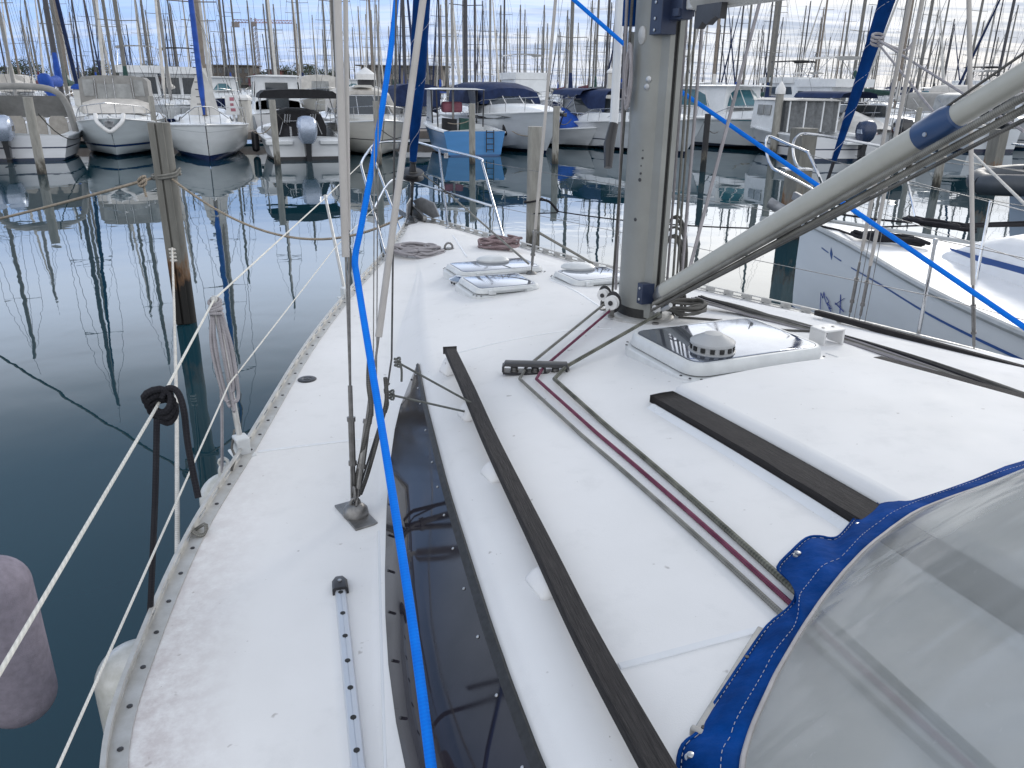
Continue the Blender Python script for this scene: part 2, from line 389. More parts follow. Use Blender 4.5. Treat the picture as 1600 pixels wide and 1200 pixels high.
# ================================================================== WATER
def water_material():
    m = bpy.data.materials.new('harbour_water'); m.use_nodes = True; q = G(m.node_tree); b = m.node_tree.nodes['Principled BSDF']
    t = q.n('ShaderNodeTexCoord'); o = t.outputs['Object']
    b.inputs['Base Color'].default_value = (.006, .035, .05, 1)
    b.inputs['Roughness'].default_value = .012; b.inputs['IOR'].default_value = 1.5
    w1 = q.noise(q.mapping(o, (1.2, 1.0, 1), (0, 0, rad(15))), 1.1, 2, .45, .3)
    w2 = q.noise(q.mapping(o, (1.0, 1.6, 1), (0, 0, rad(-20))), .32, 2, .5)
    w3 = q.noise(q.mapping(o, (1, 1.5, 1)), 4.5, 2, .5)
    patch = q.mapr(q.noise(q.mapping(o, (.5, 1, 1), (0, 0, rad(20)), (4, 2, 0)), .10, 2), .42, .62, .25, 1.0, True)
    h = q.math('ADD', q.math('MULTIPLY', w1, .55), q.math('ADD', q.math('MULTIPLY', w2, 1.1), q.math('MULTIPLY', q.math('MULTIPLY', w3, .05), patch)))
    q.l(q.bump(h, 1.0, .005), b.inputs['Normal']); return m
b = MB(); S = 2500
b.add([(-S, -60, 0), (S, -60, 0), (S, S, 0), (-S, S, 0)], [(0, 1, 2, 3)])
tag(b.build('water', water_material(), base=(0, 0, 0), smooth=False), kind='structure')

# ================================================================== OUR YACHT
HB = [(-6.5, 2.3), (-4, 2.6), (-2.02, 2.63), (-1.61, 2.56), (-1.03, 2.40), (-.48, 2.19), (.77, 1.72), (1.78, 1.28), (2.91, .72), (4.18, .17), (4.62, .03)]
HBS = [(-6.5, 1.9), (-4, 2.1), (-1, 1.98), (0, 1.72), (1, 1.34), (2.03, .87), (2.45, .72), (3.22, .485), (4.2, .2), (4.62, .03)]
SHEER = [(-6.5, 1.17), (-1, 1.17), (.7, 1.2), (1.8, 1.22), (2.9, 1.26), (4.2, 1.29), (4.62, 1.31)]
BL = [(-6.5, 2.0), (-4, 2.1), (-2.26, 2.04), (-1.12, 1.77), (.1, 1.40), (.89, 1.13), (2.2, .64), (3, .44), (4.62, .01)]
SL = [(-6.5, 1.85), (-4, 1.88), (-2.72, 1.78), (-1.73, 1.61), (-1.23, 1.51), (-.37, 1.32), (.71, 1.04), (2.2, .60), (3, .42), (4.62, .008)]
ZS = [(-6.5, 1.57), (-4, 1.55), (-2.7, 1.49), (-1.73, 1.45), (-1.23, 1.42), (-.37, 1.38), (.71, 1.32), (2.2, 1.262), (3, 1.277), (4.62, 1.313)]
ZC = [(-6.5, 1.66), (-2.5, 1.6), (-1, 1.5), (0, 1.43), (1, 1.385), (2.3, 1.335), (3.3, 1.315), (4.62, 1.316)]
T = smooth_tab
def prof(a, side=1):
    k = 1 if side > 0 else .88
    hb = T(HB if side > 0 else HBS, a); s = T(SHEER, a); bl = min(T(BL, a) * k, hb * .97); sl = min(T(SL, a) * k, bl - .002); zs = max(T(ZS, a), s + .004); zc = max(T(ZC, a), s + .006)
    f = min(1, max(0, (2.25 - a) / .5))          # forward of the coachroof the sides fade into the foredeck
    out = [(hb, s), (hb - .02 * min(1, hb), s + .001), (max(hb - .09, (hb + bl) / 2), s + .003), (max(hb - .17, (hb + bl) / 2 - .004), s + .005), (max(hb - .30, (hb + bl) / 2 - .01), s + .007)]
    zb = s + .012
    out += [(bl + .012 * f, zb), (bl, zb + .004 * f), (bl - .02 * f - .0005, zb + .02 * f)]
    p0 = out[-1]; p1 = (sl + .03 * f, zs - .022 * f)
    for u in (.33, .66): out.append((p0[0] + (p1[0] - p0[0]) * u, p0[1] + (p1[1] - p0[1]) * u))
    out += [p1, (sl + .008 * f, zs - .004 * f), (sl - .03 * f, zs + .004 * f), (sl - .07 * f - .001, zs + .008 * f)]
    l0, z0 = out[-1]
    for u in (.85, .7, .5, .3, .12, 0): 
        l = l0 * u; out.append((l, zc - (zc - z0) * u * u))
    return out
def zdeck(a, l):
    pr = prof(a, 1 if l >= 0 else -1); x = abs(l)
    for (l1, z1), (l0, z0) in zip(pr, pr[1:]):
        if l0 <= x <= l1: return z0 + (z1 - z0) * ((x - l0) / (l1 - l0) if l1 > l0 else 0)
    return pr[0][1]
def PD(x, y, dz=0.0):              # photo pixel -> point on the yacht's deck surface
    z = 1.35
    for _ in range(14):
        a, l = loc(P(x, y, z)); z = .5 * z + .5 * (zdeck(a, l) + dz)
    return P(x, y, z)
def WD(a, l, dz=0.0): return W(a, l, zdeck(a, l) + dz)
YA = thing('sailing_yacht', 'white sailing yacht whose deck, mast and blue sprayhood fill the foreground', 'sailboat', W(0, 0, 0))
st = [4.62, 4.5, 4.3] + [4.1 - .1 * i for i in range(0, 107)]
vs = []; fs = []; stain = []
row = None
for i, a in enumerate(st):
    pp = prof(a, 1); ps = prof(a, -1)
    r = [(l, z) for l, z in pp] + [(-l, z) for l, z in reversed(ps[:-1])]
    n = len(r)
    for l, z in r:
        vs.append(W(a, l, z)); d = T(HB, a) - l
        stain.append((1.0 if d < .1 else max(0, 1 - (d - .1) / .2)) * min(1, max(.12, (-.2 - a) / 1.6)) if l > 0 else (.5 if T(HBS, a) + l < .1 else 0))
    if i:
        for k in range(n - 1): fs.append(((i - 1) * n + k, (i - 1) * n + k + 1, i * n + k + 1, i * n + k))
b = MB(); b.add(vs, fs); deck = b.build('deck', M_deck, YA, sharp=50)
at = deck.data.attributes.new('stain', 'FLOAT', 'POINT'); at.data.foreach_set('value', stain)
b = MB(); secs = []
for a in st:
    hb = T(HB, a); hs = T(HBS, a); s = T(SHEER, a)
    a2 = a - .35 * max(0, (a - 2.5) / 2.1)
    secs.append([W(a, hb, s - .001), W(a, hb + .004, s - .06), W(a - .1 * max(0, (a - 3) / 1.6), hb * .97, s * .6), W(a2, hb * .88, .05), W(a2, hb * .6, -.25), W(a2, 0, -.4),
                 W(a2, -hs * .6, -.25), W(a2, -hs * .88, .05), W(a - .1 * max(0, (a - 3) / 1.6), -hs * .97, s * .6), W(a, -hs - .004, s - .06), W(a, -hs, s - .001)])
b.loft(secs, closed=False, cap=False)
b.build('hull', hull_mat('own_hull', (.74, .76, .78), (.02, .05, .2), .16, .24), YA)
# ---- molded grooves between the non-skid panels (narrow smooth bands standing 1.5 mm proud)
def deck_line(px, w=.012, name='deck_molding'):
    b = MB()
    pts = spline([PD(*p) for p in px], 8)
    for i, p in enumerate(pts):
        a, l = loc(p); pts[i] = W(a, l, zdeck(a, l) + .0015)
    secs = []
    for i, p in enumerate(pts):
        d = (pts[min(i + 1, len(pts) - 1)] - pts[max(i - 1, 0)]).normalized(); x = d.cross(V((0, 0, 1))).normalized() * w / 2
        secs.append([p - x - V((0, 0, .003)), p - x * .8 + V((0, 0, .0015)), p + x * .8 + V((0, 0, .0015)), p + x - V((0, 0, .003))])
    b.loft(secs, closed=False, cap=False); return b.build(name, gel, YA, sharp=60)
for px, w in [([(404, 706), (500, 694), (596, 683)], .016), ([(700, 556), (790, 533), (880, 518), (957, 513)], .010),
              ([(968, 1042), (1060, 1018), (1196, 982)], .022), ([(860, 437), (900, 455), (945, 484)], .012),
              ([(592, 830), (596, 1000), (603, 1230)], .008), ([(708, 368), (730, 402)], .014),
              ([(1066, 598), (1180, 590), (1300, 566), (1312, 560), (1290, 552)], .008)]:
    deck_line(px, w)
# ---- toe rails: perforated extrusion with screws
def toe_rail(side, n=60):
    b = MB(); tab = HB if side > 0 else HBS
    N = 260; pts = []
    for i in range(N + 1):
        a = 4.45 - (4.45 + 4.6) * i / N; pts.append((a, T(tab, a) * side))
    def pt(i, off, dz): a, l = pts[i]; return W(a, l - side * off, T(SHEER, a) + dz)
    # flange
    b.loft([[pt(i, .052, .003), pt(i, .052, .007), pt(i, .008, .009), pt(i, .008, .003)] for i in range(N + 1)], mi=0)
    # fin: foot, cap and bridges between slots
    b.loft([[pt(i, .008, .002), pt(i, .008, .014), pt(i, .003, .014), pt(i, .003, .002)] for i in range(N + 1)], mi=0)
    b.loft([[pt(i, .013, .032), pt(i, .012, .040), pt(i, .0, .041), pt(i, -.001, .032)] for i in range(N + 1)], mi=0)
    for i in range(0, N, 4):
        j = i + 2
        b.loft([[pt(k, .0075, .0135), pt(k, .0075, .0325), pt(k, .0035, .0325), pt(k, .0035, .0135)] for k in (i, i + 1, j)], mi=0)
    for i in range(1, N, 4):
        c = pt(i, .033, .0085); b.lathe([(.0075, -.002), (.0075, .001), (.006, .0018)], c, n=8, mi=1)
    return b.build('toe_rail', [alu_rail, dk_metal], YA, sharp=30)
toe_rail(1); toe_rail(-1)
# ---- long smoked window in the coachroof side
def side_window(side):
    k = 1 if side > 0 else .88
    sta = [(-.07, .80, .84), (-.2, .58, .85), (-.4, .30, .86), (-.6, .18, .86), (-.9, .10, .87)] + [(-1.2 - .2 * i, .06, .87) for i in range(0, 15)]
    glass = []; fr = []; screws = []
    for a, u0, u1 in sta:
        pr = prof(a, side); p0 = V((pr[7][0], pr[7][1])); p1 = V((pr[10][0], pr[10][1])); d = (p1 - p0); nrm = V((-d.y, d.x)).normalized()
        if nrm.x < 0: nrm = -nrm
        def q(u, o): v = p0 + d * u + nrm * o; return W(a, side * v.x, v.y)
        glass.append([q(u0, .001), q(u0 + .01, .007), q((u0 + u1) / 2, .009), q(u1 - .01, .008), q(u1, .001)])
        fr.append([q(u1 - .02, .006), q(u1 - .02, .013), q(u1 + .045, .013), q(u1 + .045, .0)])
        screws.append((q(u0 + .05, .0085), q(u1 - .07, .0095), (DL * side * nrm.x + V((0, 0, nrm.y)))))
    b = MB(); b.loft(glass, closed=False, cap=False); w = b.build('side_window', smoked, YA, sharp=60)
    b = MB(); b.loft(fr); b.build('window_seal', seal, w)
    for i in range(1, len(screws)):
        for p0_, p1_, n_ in (screws[i],):
            for p in (p0_, p1_):
                b = MB(); b.lathe([(.0042, -.002), (.0042, .001), (.003, .002)], p, n_, n=8); b.build('screw', dk_metal if p is p0_ else alu, w)
    return w
side_window(1); side_window(-1)
# ---- wooden grab rails on molded pads
def grab(pts, w, h, pads, side):
    b = MB(); P_ = spline(pts, 8)
    ln = 0; secs = []; 
    for i, p in enumerate(P_):
        d = (P_[min(i + 1, len(P_) - 1)] - P_[max(i - 1, 0)]).normalized(); x = d.cross(V((0, 0, 1))).normalized() * w / 2; z = V((0, 0, h / 2))
        if i: ln += (p - P_[i - 1]).length
        secs.append(([p - x - z, p - x + z, p + x + z, p + x - z], ln))
    for (s0, l0), (s1, l1) in zip(secs, secs[1:]):
        o = len(b.v); b.add(s0 + s1, [(k, (k + 1) % 4, 4 + (k + 1) % 4, 4 + k) for k in range(4)], 0, [[(l0, k * .06), (l0, k * .06 + .055), (l1, k * .06 + .055), (l1, k * .06)] for k in range(4)])
    b.add(secs[0][0], [(3, 2, 1, 0)]); b.add(secs[-1][0], [(0, 1, 2, 3)])
    r = b.build('grab_rail', teak, YA, sharp=30); 
    md = r.modifiers.new('weld', 'WELD'); md.merge_threshold = .0005
    md = r.modifiers.new('bevel', 'BEVEL'); md.width = .005; md.segments = 2; md.limit_method = 'ANGLE'
    for a in pads:
        j = min(range(len(P_)), key=lambda i: abs(loc(P_[i])[0] - a)); c = P_[j]; aa, ll = loc(c); zt = c.z - h / 2 + .004
        b = MB(); lo = abs(ll)
        def q(a_, l_, z_): return W(a_, side * l_, z_)
        kk = side
        secs = []
        for f, hw in ((0, .10), (.5, .07), (1, .045)):
            pass
        zb = lambda a_, l_: zdeck(a_, side * l_) - .004
        sh = lo + .06
        b.add([q(aa + .06, lo - .03, zb(aa + .06, lo - .03)), q(aa - .06, lo - .03, zb(aa - .06, lo - .03)), q(aa - .065, sh, zb(aa - .065, sh)), q(aa + .065, sh, zb(aa + .065, sh)),
               q(aa + .045, lo - .02, zt), q(aa - .045, lo - .02, zt), q(aa - .045, lo + .03, zt), q(aa + .045, lo + .03, zt)],
              [(3, 2, 1, 0), (4, 5, 6, 7), (0, 1, 5, 4), (1, 2, 6, 5), (2, 3, 7, 6), (3, 0, 4, 7)])
        b.build('rail_pad', M_deck, YA, sharp=80, bevel=.02)
grab([P(703, 547, 1.462), P(732, 610, 1.475), P(767, 690, 1.488), P(845, 850, 1.515), P(918, 1000, 1.54), P(1028, 1200, 1.56), P(1090, 1310, 1.57)], .055, .026, (-.42, -.98, -1.55, -2.15), 1)
grab([P(1275, 488, 1.42), P(1430, 530, 1.44), P(1600, 577, 1.46), P(1800, 632, 1.47)], .034, .03, (-.36, -1.12), -1)
# ---- big hatch with mushroom vent, and the smaller deck hatches
def rrect(a0, l0, da_, dl_, r, n=5):
    out = []
    for ca, cl, t0 in ((1, 1, 0), (-1, 1, 90), (-1, -1, 180), (1, -1, 270)):
        for i in range(n + 1):
            t = rad(t0 + 90 * i / n); out.append((a0 + ca * (da_ / 2 - r) + math.cos(t) * r, l0 + cl * (dl_ / 2 - r) + math.sin(t) * r))
    return out
def hatch(a, l, da_, dl_, hgt=.055, r=.06, lens=smoked_hatch, hinges=True, rot=0):
    zb = min(zdeck(a + sa * da_ / 2, l + sl_ * dl_ / 2) for sa in (-1, 1) for sl_ in (-1, 1)); zt = max(zdeck(a, l), zb) + hgt
    zt0 = zt - hgt * .75
    def ring(gr, z): return [W(x + 0, y, z) for x, y in rrect(a, l, da_ + gr, dl_ + gr, r + gr / 2)]
    b = MB(); b.loft([ring(.07, zb - .01), ring(.07, zt0 - .008), ring(.06, zt0 - .002), ring(.03, zt0)]); h = b.build('deck_hatch', gel_grey, YA, sharp=35)
    for i in range(12):
        t = i / 12; rr = rrect(a, l, da_ + .048, dl_ + .048, r); x, y = rr[int(t * len(rr))]
        b = MB(); b.lathe([(.006, 0), (.006, .002), (.004, .003)], W(x, y, zt0 - .001), n=8); b.build('bolt', dk_metal, h)
    b = MB(); b.loft([ring(.005, zt0 + .0), ring(.012, zt0 + .006)]); b.build('gasket', seal, h)
    b = MB(); b.loft([ring(.024, zt0 + .006), ring(.028, zt0 + .012), ring(.008, zt - .006), ring(-.004, zt), ring(-.03, zt + .001), ring(-.034, zt - .006)], cap=True); b.build('frame', gel_grey, h, sharp=35)
    b = MB(); b.loft([ring(-.037, zt - .008), ring(-.037, zt + .0015), ring(-.05, zt + .003)]); b.build('lens', lens, h, sharp=35)
    if hinges:
        for s in (-.3, .3):
            b = MB(); c = W(a - da_ / 2 - .018, l + s * dl_, zt0 + .018); b.box(c, (.05, .03, .03), Matrix.Rotation(YAW, 3, 'Z')); b.build('hinge', gel_grey, h, bevel=.005)
        b = MB(); b.tube([W(a - da_ / 2 - .03, l - .3 * dl_, zt0 + .03), W(a - da_ / 2 - .03, l + .3 * dl_, zt0 + .03)], .009, 8); b.build('handle', gel_grey, h)
    return h, zt
def mushroom(a, l, z, r, parent, slots=14, hh=.07, m1=mat('vent_grey_plastic', (.40, .41, .42), .4, var=.06)):
    c = W(a, l, z); b = MB(); b.lathe([(r * 1.04, 0), (r * 1.04, .006), (r * .93, .008), (r * .93, hh * .42), (r * 1.0, hh * .45), (r, hh * .58), (r * .93, hh * .66), (r * .45, hh * .97), (r * .40, hh * 1.03), (0.001, hh * 1.06)], c, n=36)
    v = b.build('vent_cowl', m1, parent, sharp=30)
    b = MB()
    for i in range(slots):
        t = 2 * math.pi * i / slots; R_ = Matrix.Rotation(t, 3, 'Z'); b.box(c + R_ @ V((r * .925, 0, hh * .26)), (.012, r * .2, hh * .24), R_)
    b.build('vent_slots', seal, v)
    return v
H1, zt = hatch(-.885, .10, .52, .70, .075, .075, hinges=False)
mushroom(*loc(P(1113, 541, zt + .02)), zt + .002, .096, H1, hh=.075)
for (x, y, da_, dl_, vent) in [(772, 418, .36, .62, (770, 406)), (779, 443, .38, .43, None), (925, 432, .36, .42, (903, 417))]:
    a, l = loc(PD(x, y, .03)); h, zt = hatch(a, l, da_, dl_, .05, .05)
    if vent:
        pa, pl_ = loc(P(vent[0], vent[1], zt + .01)); c = W(pa, pl_, zt + .002)
        b = MB(); b.lathe([(.12, 0), (.122, .012), (.10, .028), (.05, .038), (.001, .04)], c, n=24, sy=.7); b.build('vent_cowl', gel_grey, h)
q = PD(724, 438, .02); aa, ll = loc(q)
b = MB(); c = W(aa, ll, zdeck(aa, ll)); b.lathe([(.085, -.01), (.085, .022), (.098, .024), (.10, .032), (.06, .050), (.001, .055)], c, n=28); v_ = b.build('vent_cowl', chrome, YA)
b = MB()
for i in range(16):
    t = 2 * math.pi * i / 16; R_ = Matrix.Rotation(t, 3, 'Z'); b.box(c + R_ @ V((.0855, 0, .01)), (.006, .014, .014), R_)
b.build('vent_slots', seal, v_)
# ---- raised companionway hood with the weathered sliding rails either side
b = MB(); secs = []
def hood_ring(gr, dz):
    pts = []
    A0, A1, L0, L1 = -1.27 + gr, -4.4, .60 + gr, -.34 - gr
    n = 14
    out = [(A1, L0)] + [(A1 + (A0 - .02 - A1) * i / 10, L0) for i in range(1, 11)] + [(A0, L0 - .02)] + [(A0 + .02 * math.sin(math.pi * i / n), L0 + (L1 - L0) * i / n) for i in range(1, n)] + [(A0, L1 + .02)] + [(A0 - .02 + (A1 - A0 + .02) * i / 10, L1) for i in range(0, 11)]
    return [W(a, l * (1 + .10 * max(0, -1.3 - a)), max(zdeck(a, l), 0) + dz) for a, l in out]
r0, r1, r2 = hood_ring(.032, -.004), hood_ring(.022, .028), hood_ring(-.012, .045)
b.loft([r0, r1, hood_ring(.012, .039), hood_ring(0, .0435), r2], closed=False, cap=False)
m_ = len(r2); half = m_ // 2
rows = []
for i in range(half):
    p, q_ = r2[i], r2[m_ - 1 - i]; rw = []
    for k in range(9):
        x = p.lerp(q_, k / 8); a, l = loc(x); rw.append(W(a, l, zdeck(a, l / (1 + .10 * max(0, -1.3 - a))) + .045)) if 0 < k < 8 else rw.append(x)
    rows.append(rw)
b.loft(rows, closed=False, cap=False)
b.build('hood', M_deck, YA, sharp=50)
for side in (1, -1):
    b = MB(); secs = []; N = 26; ln = 0; pr_ = None
    for i in range(N + 1):
        a = -1.27 - 2.6 * i / N; lc = (.685 if side > 0 else -.405) * (1 + .10 * max(0, -1.3 - a)); jit = random.Random(i + 7).uniform(-.003, .003)
        z = zdeck(a, lc); wdt = .052 if side > 0 else .04
        secs.append([W(a, lc - wdt, z - .006), W(a, lc - wdt, z + .028), W(a, lc, z + .030 + jit), W(a, lc + wdt + jit, z + .026), W(a, lc + wdt + jit, z - .006)])
    for i, (s0, s1) in enumerate(zip(secs, secs[1:])):
        l0, l1 = i * .1, i * .1 + .1
        b.add(s0 + s1, [(k, (k + 1) % 5, 5 + (k + 1) % 5, 5 + k) for k in range(5)], 0, [[(l0, k * .06), (l0, k * .06 + .055), (l1, k * .06 + .055), (l1, k * .06)] for k in range(5)])
    b.add(secs[0], [(4, 3, 2, 1, 0)]); r = b.build('sliding_rail', teak, YA, sharp=30); r.modifiers.new('weld', 'WELD').merge_threshold = .0005
    # white curb outboard of the rail
    b = MB(); secs = []
    for i in range(N + 1):
        a = -1.32 - 2.5 * i / N; lc = (.685 if side > 0 else -.405) * (1 + .10 * max(0, -1.3 - a)) + side * .068; z = zdeck(a, lc)
        secs.append([W(a, lc - .009, z - .005), W(a, lc - .006, z + .011), W(a, lc + .006, z + .011), W(a, lc + .03, z - .005)])
    b.loft(secs); b.build('curb', gel, YA, sharp=50)
# ---- genoa track on the side deck
b = MB(); tr = [WD(-1.56 - .1 * i, 2.0 + .115 * i * .93 if False else 2.0 + (.1 * i) * .145, 0) for i in range(0, 24)]
secs = []
for i, p in enumerate(tr):
    d = (tr[min(i + 1, 23)] - tr[max(i - 1, 0)]).normalized(); x = d.cross(V((0, 0, 1))).normalized(); z = V((0, 0, 1))
    secs.append([p - x * .017 - z * .004, p - x * .017 + z * .006, p - x * .013 + z * .016, p - x * .0012 + z * .017, p - x * .0008 + z * .0155, p + x * .0008 + z * .0155, p + x * .0012 + z * .017, p + x * .013 + z * .016, p + x * .017 + z * .006, p + x * .017 - z * .004])
b.loft(secs); trk = b.build('genoa_track', mat('track_alu', (.62, .65, .70), .4, .5, var=.05), YA, sharp=30)
for i in range(22):
    p = tr[0].lerp(tr[-1], (i + .45) / 22.5); a, l = loc(p); p = W(a, l, zdeck(a, l) + .0172)
    b = MB(); b.lathe([(.0075, -.003), (.0075, .0006), (.003, .0010)], p, n=12); b.build('track_hole', seal, trk)
b = MB(); p = tr[0] + V((0, 0, .008)); d = (tr[0] - tr[1]).normalized(); x = d.cross(V((0, 0, 1)))
b.loft([[p - d * .035 + x * s * .024 + V((0, 0, z)) for s, z in ((-1, -.01), (-1, .012), (-.7, .018), (.7, .018), (1, .012), (1, -.01))], [p + d * .01 + x * s * .023 + V((0, 0, z)) for s, z in ((-1, -.01), (-1, .012), (-.7, .018), (.7, .018), (1, .012), (1, -.01))],
        [p + d * .04 + x * s * .014 + V((0, 0, z)) for s, z in ((-1, -.01), (-1, .004), (-.7, .008), (.7, .008), (1, .004), (1, -.01))]])
b.lathe([(.006, 0), (.006, .003), (.003, .004)], p + V((0, 0, .018)) + d * .0, n=8, mi=1)
b.build('track_end_stop', [black_pl, alu], trk, sharp=30)
# ---- deck filler cap, pad eye on the foredeck
p = PD(480, 593); b = MB(); b.lathe([(.048, -.002), (.048, .003), (.043, .006), (.024, .005), (.022, .003), (.016, .0035), (.015, .006), (.004, .006), (.0035, .003), (.001, .003)], p, n=28); b.build('filler_cap', dk_metal, YA)
p = PD(701, 389); b = MB(); b.tube([p + DA * .0 + DL * (.035 * math.cos(t)) + V((0, 0, .012 + .04 * math.sin(t))) for t in [i * math.pi / 8 for i in range(-1, 10)]], .009, 8); b.lathe([(.05, 0), (.05, .006), (.03, .01)], p, n=16); b.build('pad_eye', chrome_d, YA)
# ---- line organiser
oA, oL = -.665, .935; p0 = W(-.60, 1.065, 0); p1 = W(-.725, .805, 0); d = (p1 - p0).normalized(); nx = V((-d.y, d.x, 0)); zz = zdeck(-.66, .93)
def q3(t, n_, z): p = p0.lerp(p1, t) + nx * n_; return V((p.x, p.y, zz + z))
b = MB()
b.loft([[q3(t, n_, z) for n_, z in ((-.03, .034 * s), (-.026, .046 * s), (.0, .052 * s), (.026, .046 * s), (.03, .034 * s))] for t, s in ((-.01, .6), (.03, 1), (.97, 1), (1.01, .6))], closed=True)
b.loft([[q3(t, n_, z) for n_, z in ((-.03, -.004), (-.03, .006), (.03, .006), (.03, -.004))] for t in (0, 1)])
for t in (.0, .34, .64, .97): b.loft([[q3(t + e, n_, z) for n_, z in ((-.026, .004), (-.026, .032), (.026, .032), (.026, .004))] for e in (-.015, .015)])
og = b.build('line_organiser', black_pl, YA, sharp=30)
for t in (.17, .49, .80):
    b = MB(); b.lathe([(.022, .006), (.016, .012), (.016, .022), (.022, .028)], q3(t, 0, 0), n=14); b.build('sheave', chrome_d, og)
# ---- mast
def ell(c, ra, rl, n=28, z=0): return [W(c[0] + ra * math.cos(t), c[1] + rl * math.sin(t), z) for t in [2 * math.pi * k / n for k in range(n)]]
b = MB(); b.loft([ell((0, 0), .145, .103, z=1.44), ell((0, 0), .145, .103, z=5), ell((0, 0), .145, .103, z=16)])
mast = b.build('mast', alu_mast, YA, sharp=60)
b = MB(); 
for s in (1, -1): b.loft([[W(-.128, s * .012, z), W(-.172, s * .012, z), W(-.172, s * .040, z), W(-.12, s * .055, z)] for z in (1.46, 16)])
b.build('sail_track', alu_mast, mast, sharp=30)
b = MB(); b.box(W(-.150, 0, 8), (.02, .022, 13), Matrix.Rotation(YAW + math.pi / 2, 3, 'Z')); b.build('track_groove', seal, mast)
b = MB(); b.loft([ell((0, 0), .225, .18, z=1.40), ell((0, 0), .225, .18, z=1.445), ell((0, 0), .21, .165, z=1.452), ell((0, 0), .16, .118, z=1.452)]); b.build('mast_collar', alu_rail, YA, sharp=35)
b = MB(); b.loft([ell((0, 0), .152, .110, z=1.452), ell((0, 0), .150, .108, z=1.50)]); b.build('mast_boot', seal, YA)
def mast_pt(x, y, side=None):      # photo pixel -> nearest point of the mast surface
    t0 = 3.0
    for i in range(400):
        t = 3.0 + i * .005; p = CAM + ray(x, y) * t; a, l = loc(p)
        if (a / .146) ** 2 + (l / .104) ** 2 <= 1: break
    nv = (DA * (a / .146 ** 2) + DL * (l / .104 ** 2)).normalized(); return p, nv
for (x, y, r) in [(1005, 235, .006), (1004, 247, .006), (1002, 259, .006), (1001, 271, .006), (1000, 281, .010), (993, 343, .010)]:
    p, n_ = mast_pt(x, y); b = MB(); b.lathe([(r, -.002), (r, .002), (r * .6, .003)], p, n_, n=10); b.build('rivet', dk_metal, mast)
for (x, y) in [(1014, 124), (1011, 136)]:
    p, n_ = mast_pt(x, y); b = MB(); b.lathe([(.016, -.002), (.016, .004), (.011, .007), (.004, .007)], p, n_, n=16); b.build('cheek_fitting', alu, mast)
p, n_ = mast_pt(1004, 55); b = MB(); b.lathe([(.03, -.004), (.028, .006), (.012, .012), (.005, .012)], p, n_, n=16, sy=1.5, xdir=n_.cross(V((0, 0, 1)))); b.build('eye_fitting', alu_rail, mast)
# vang bracket and gooseneck
fwd = Matrix.Rotation(YAW + math.pi / 2, 3, 'Z')
b = MB(); b.box(W(-.15, .06, 1.60), (.05, .075, .11), fwd); b.box(W(-.185, .0, 1.60), (.06, .03, .05), fwd, mi=1)
for z in (1.57, 1.63): b.lathe([(.008, 0), (.008, .004)], W(-.15, .098, z), DL, n=8, mi=1)
b.build('vang_bracket', [navy_pl, alu], mast, sharp=30, bevel=.003)
b = MB(); b.box(W(-.135, .062, 2.98), (.10, .085, .24), fwd); b.box(W(-.23, .03, 2.97), (.10, .06, .10), fwd); b.box(W(-.25, .03, 2.95), (.05, .09, .035), fwd)
for z in (2.88, 2.93, 3.0, 3.05): b.lathe([(.008, 0), (.008, .005)], W(-.13, .105, z), DL, n=8, mi=1)
b.build('gooseneck', [navy_pl, alu], mast, sharp=30, bevel=.004)
# ---- boom
b = MB()
def bsec(a, s=1.0):
    return [W(a, .062 * s * y, 2.955 + .17 * s * z) for y, z in ((-.55, 0), (.55, 0), (.92, .18), (1, .5), (.9, .82), (.5, 1), (-.5, 1), (-.9, .82), (-1, .5), (-.92, .18))]
b.loft([bsec(-.33), bsec(-2), bsec(-4.6)]); boom = b.build('boom', mat('boom_paint', (.45, .45, .43), .4, var=.05, scale=3), YA, sharp=35)
b = MB(); b.loft([[W(a, .05 * y * s, 2.96 + .15 * s * z) for y, z in ((-1, 0), (1, 0), (1, 1), (-1, 1))] for a, s in ((-.24, .6), (-.335, 1.02))])
b.build('boom_end_cap', gel_grey, boom, bevel=.006)
b = MB(); b.lathe([(.012, 0), (.012, .006)], W(-.42, .064, 3.03), DL, n=12); b.build('pin', dk_metal, boom)
# webbing tail with frayed end under the boom
b = MB(); A0 = W(-.42, .05, 2.955)
zg = [(A0 - DA * (.03 * i), .085 - .007 * i + .012 * math.sin(i * 2.4)) for i in range(7)]
b.loft([[p + V((0, 0, .01)), p + V((0, 0, .01)) + DL * .03, p + DL * .035 - V((0, 0, h_)), p - V((0, 0, h_))] for p, h_ in zg]); b.build('reef_strop', black_pl, boom)
# ---- rigid vang
vl = [PLN(1024, 478, 0), PLN(1455, 205, 0)]; vdir = (PLN(1600, 113, 0) - PLN(1040, 468, 0)).normalized()
v0 = W(-.20, 0, 1.60); v1 = PLN(1452, 207, 0); v2 = PLN(1600, 112, 0); vd = (v1 - v0).normalized(); v3 = v1 + vd * .95
b = MB(); b.tube([v0 + vd * .03, v1], .047, 20); vang = b.build('vang', vangm, YA)
b = MB(); b.tube([v1, v3], .0375, 20); b.build('inner_tube', vangm, vang)
b = MB(); b.lathe([(.0485, -.005), (.051, 0), (.051, .10), (.044, .135), (.038, .14)], v1 - vd * .03, vd, n=24); b.lathe([(.008, 0), (.007, .004)], v1 + vd * .03 + DL * .049 - V((0, 0, .02)), DL, n=8, mi=1)
b.build('collar', [mat('collar_blue', (.03, .07, .17), .35, var=.05), alu], vang)
b = MB(); b.lathe([(.02, -.05), (.03, -.03), (.035, 0), (.048, .03), (.048, .06)], v0 + vd * .0, vd, n=16); b.box(v0 + V((0, 0, 0)), (.08, .03, .05), fwd); b.build('end_fitting', alu, vang, sharp=30)
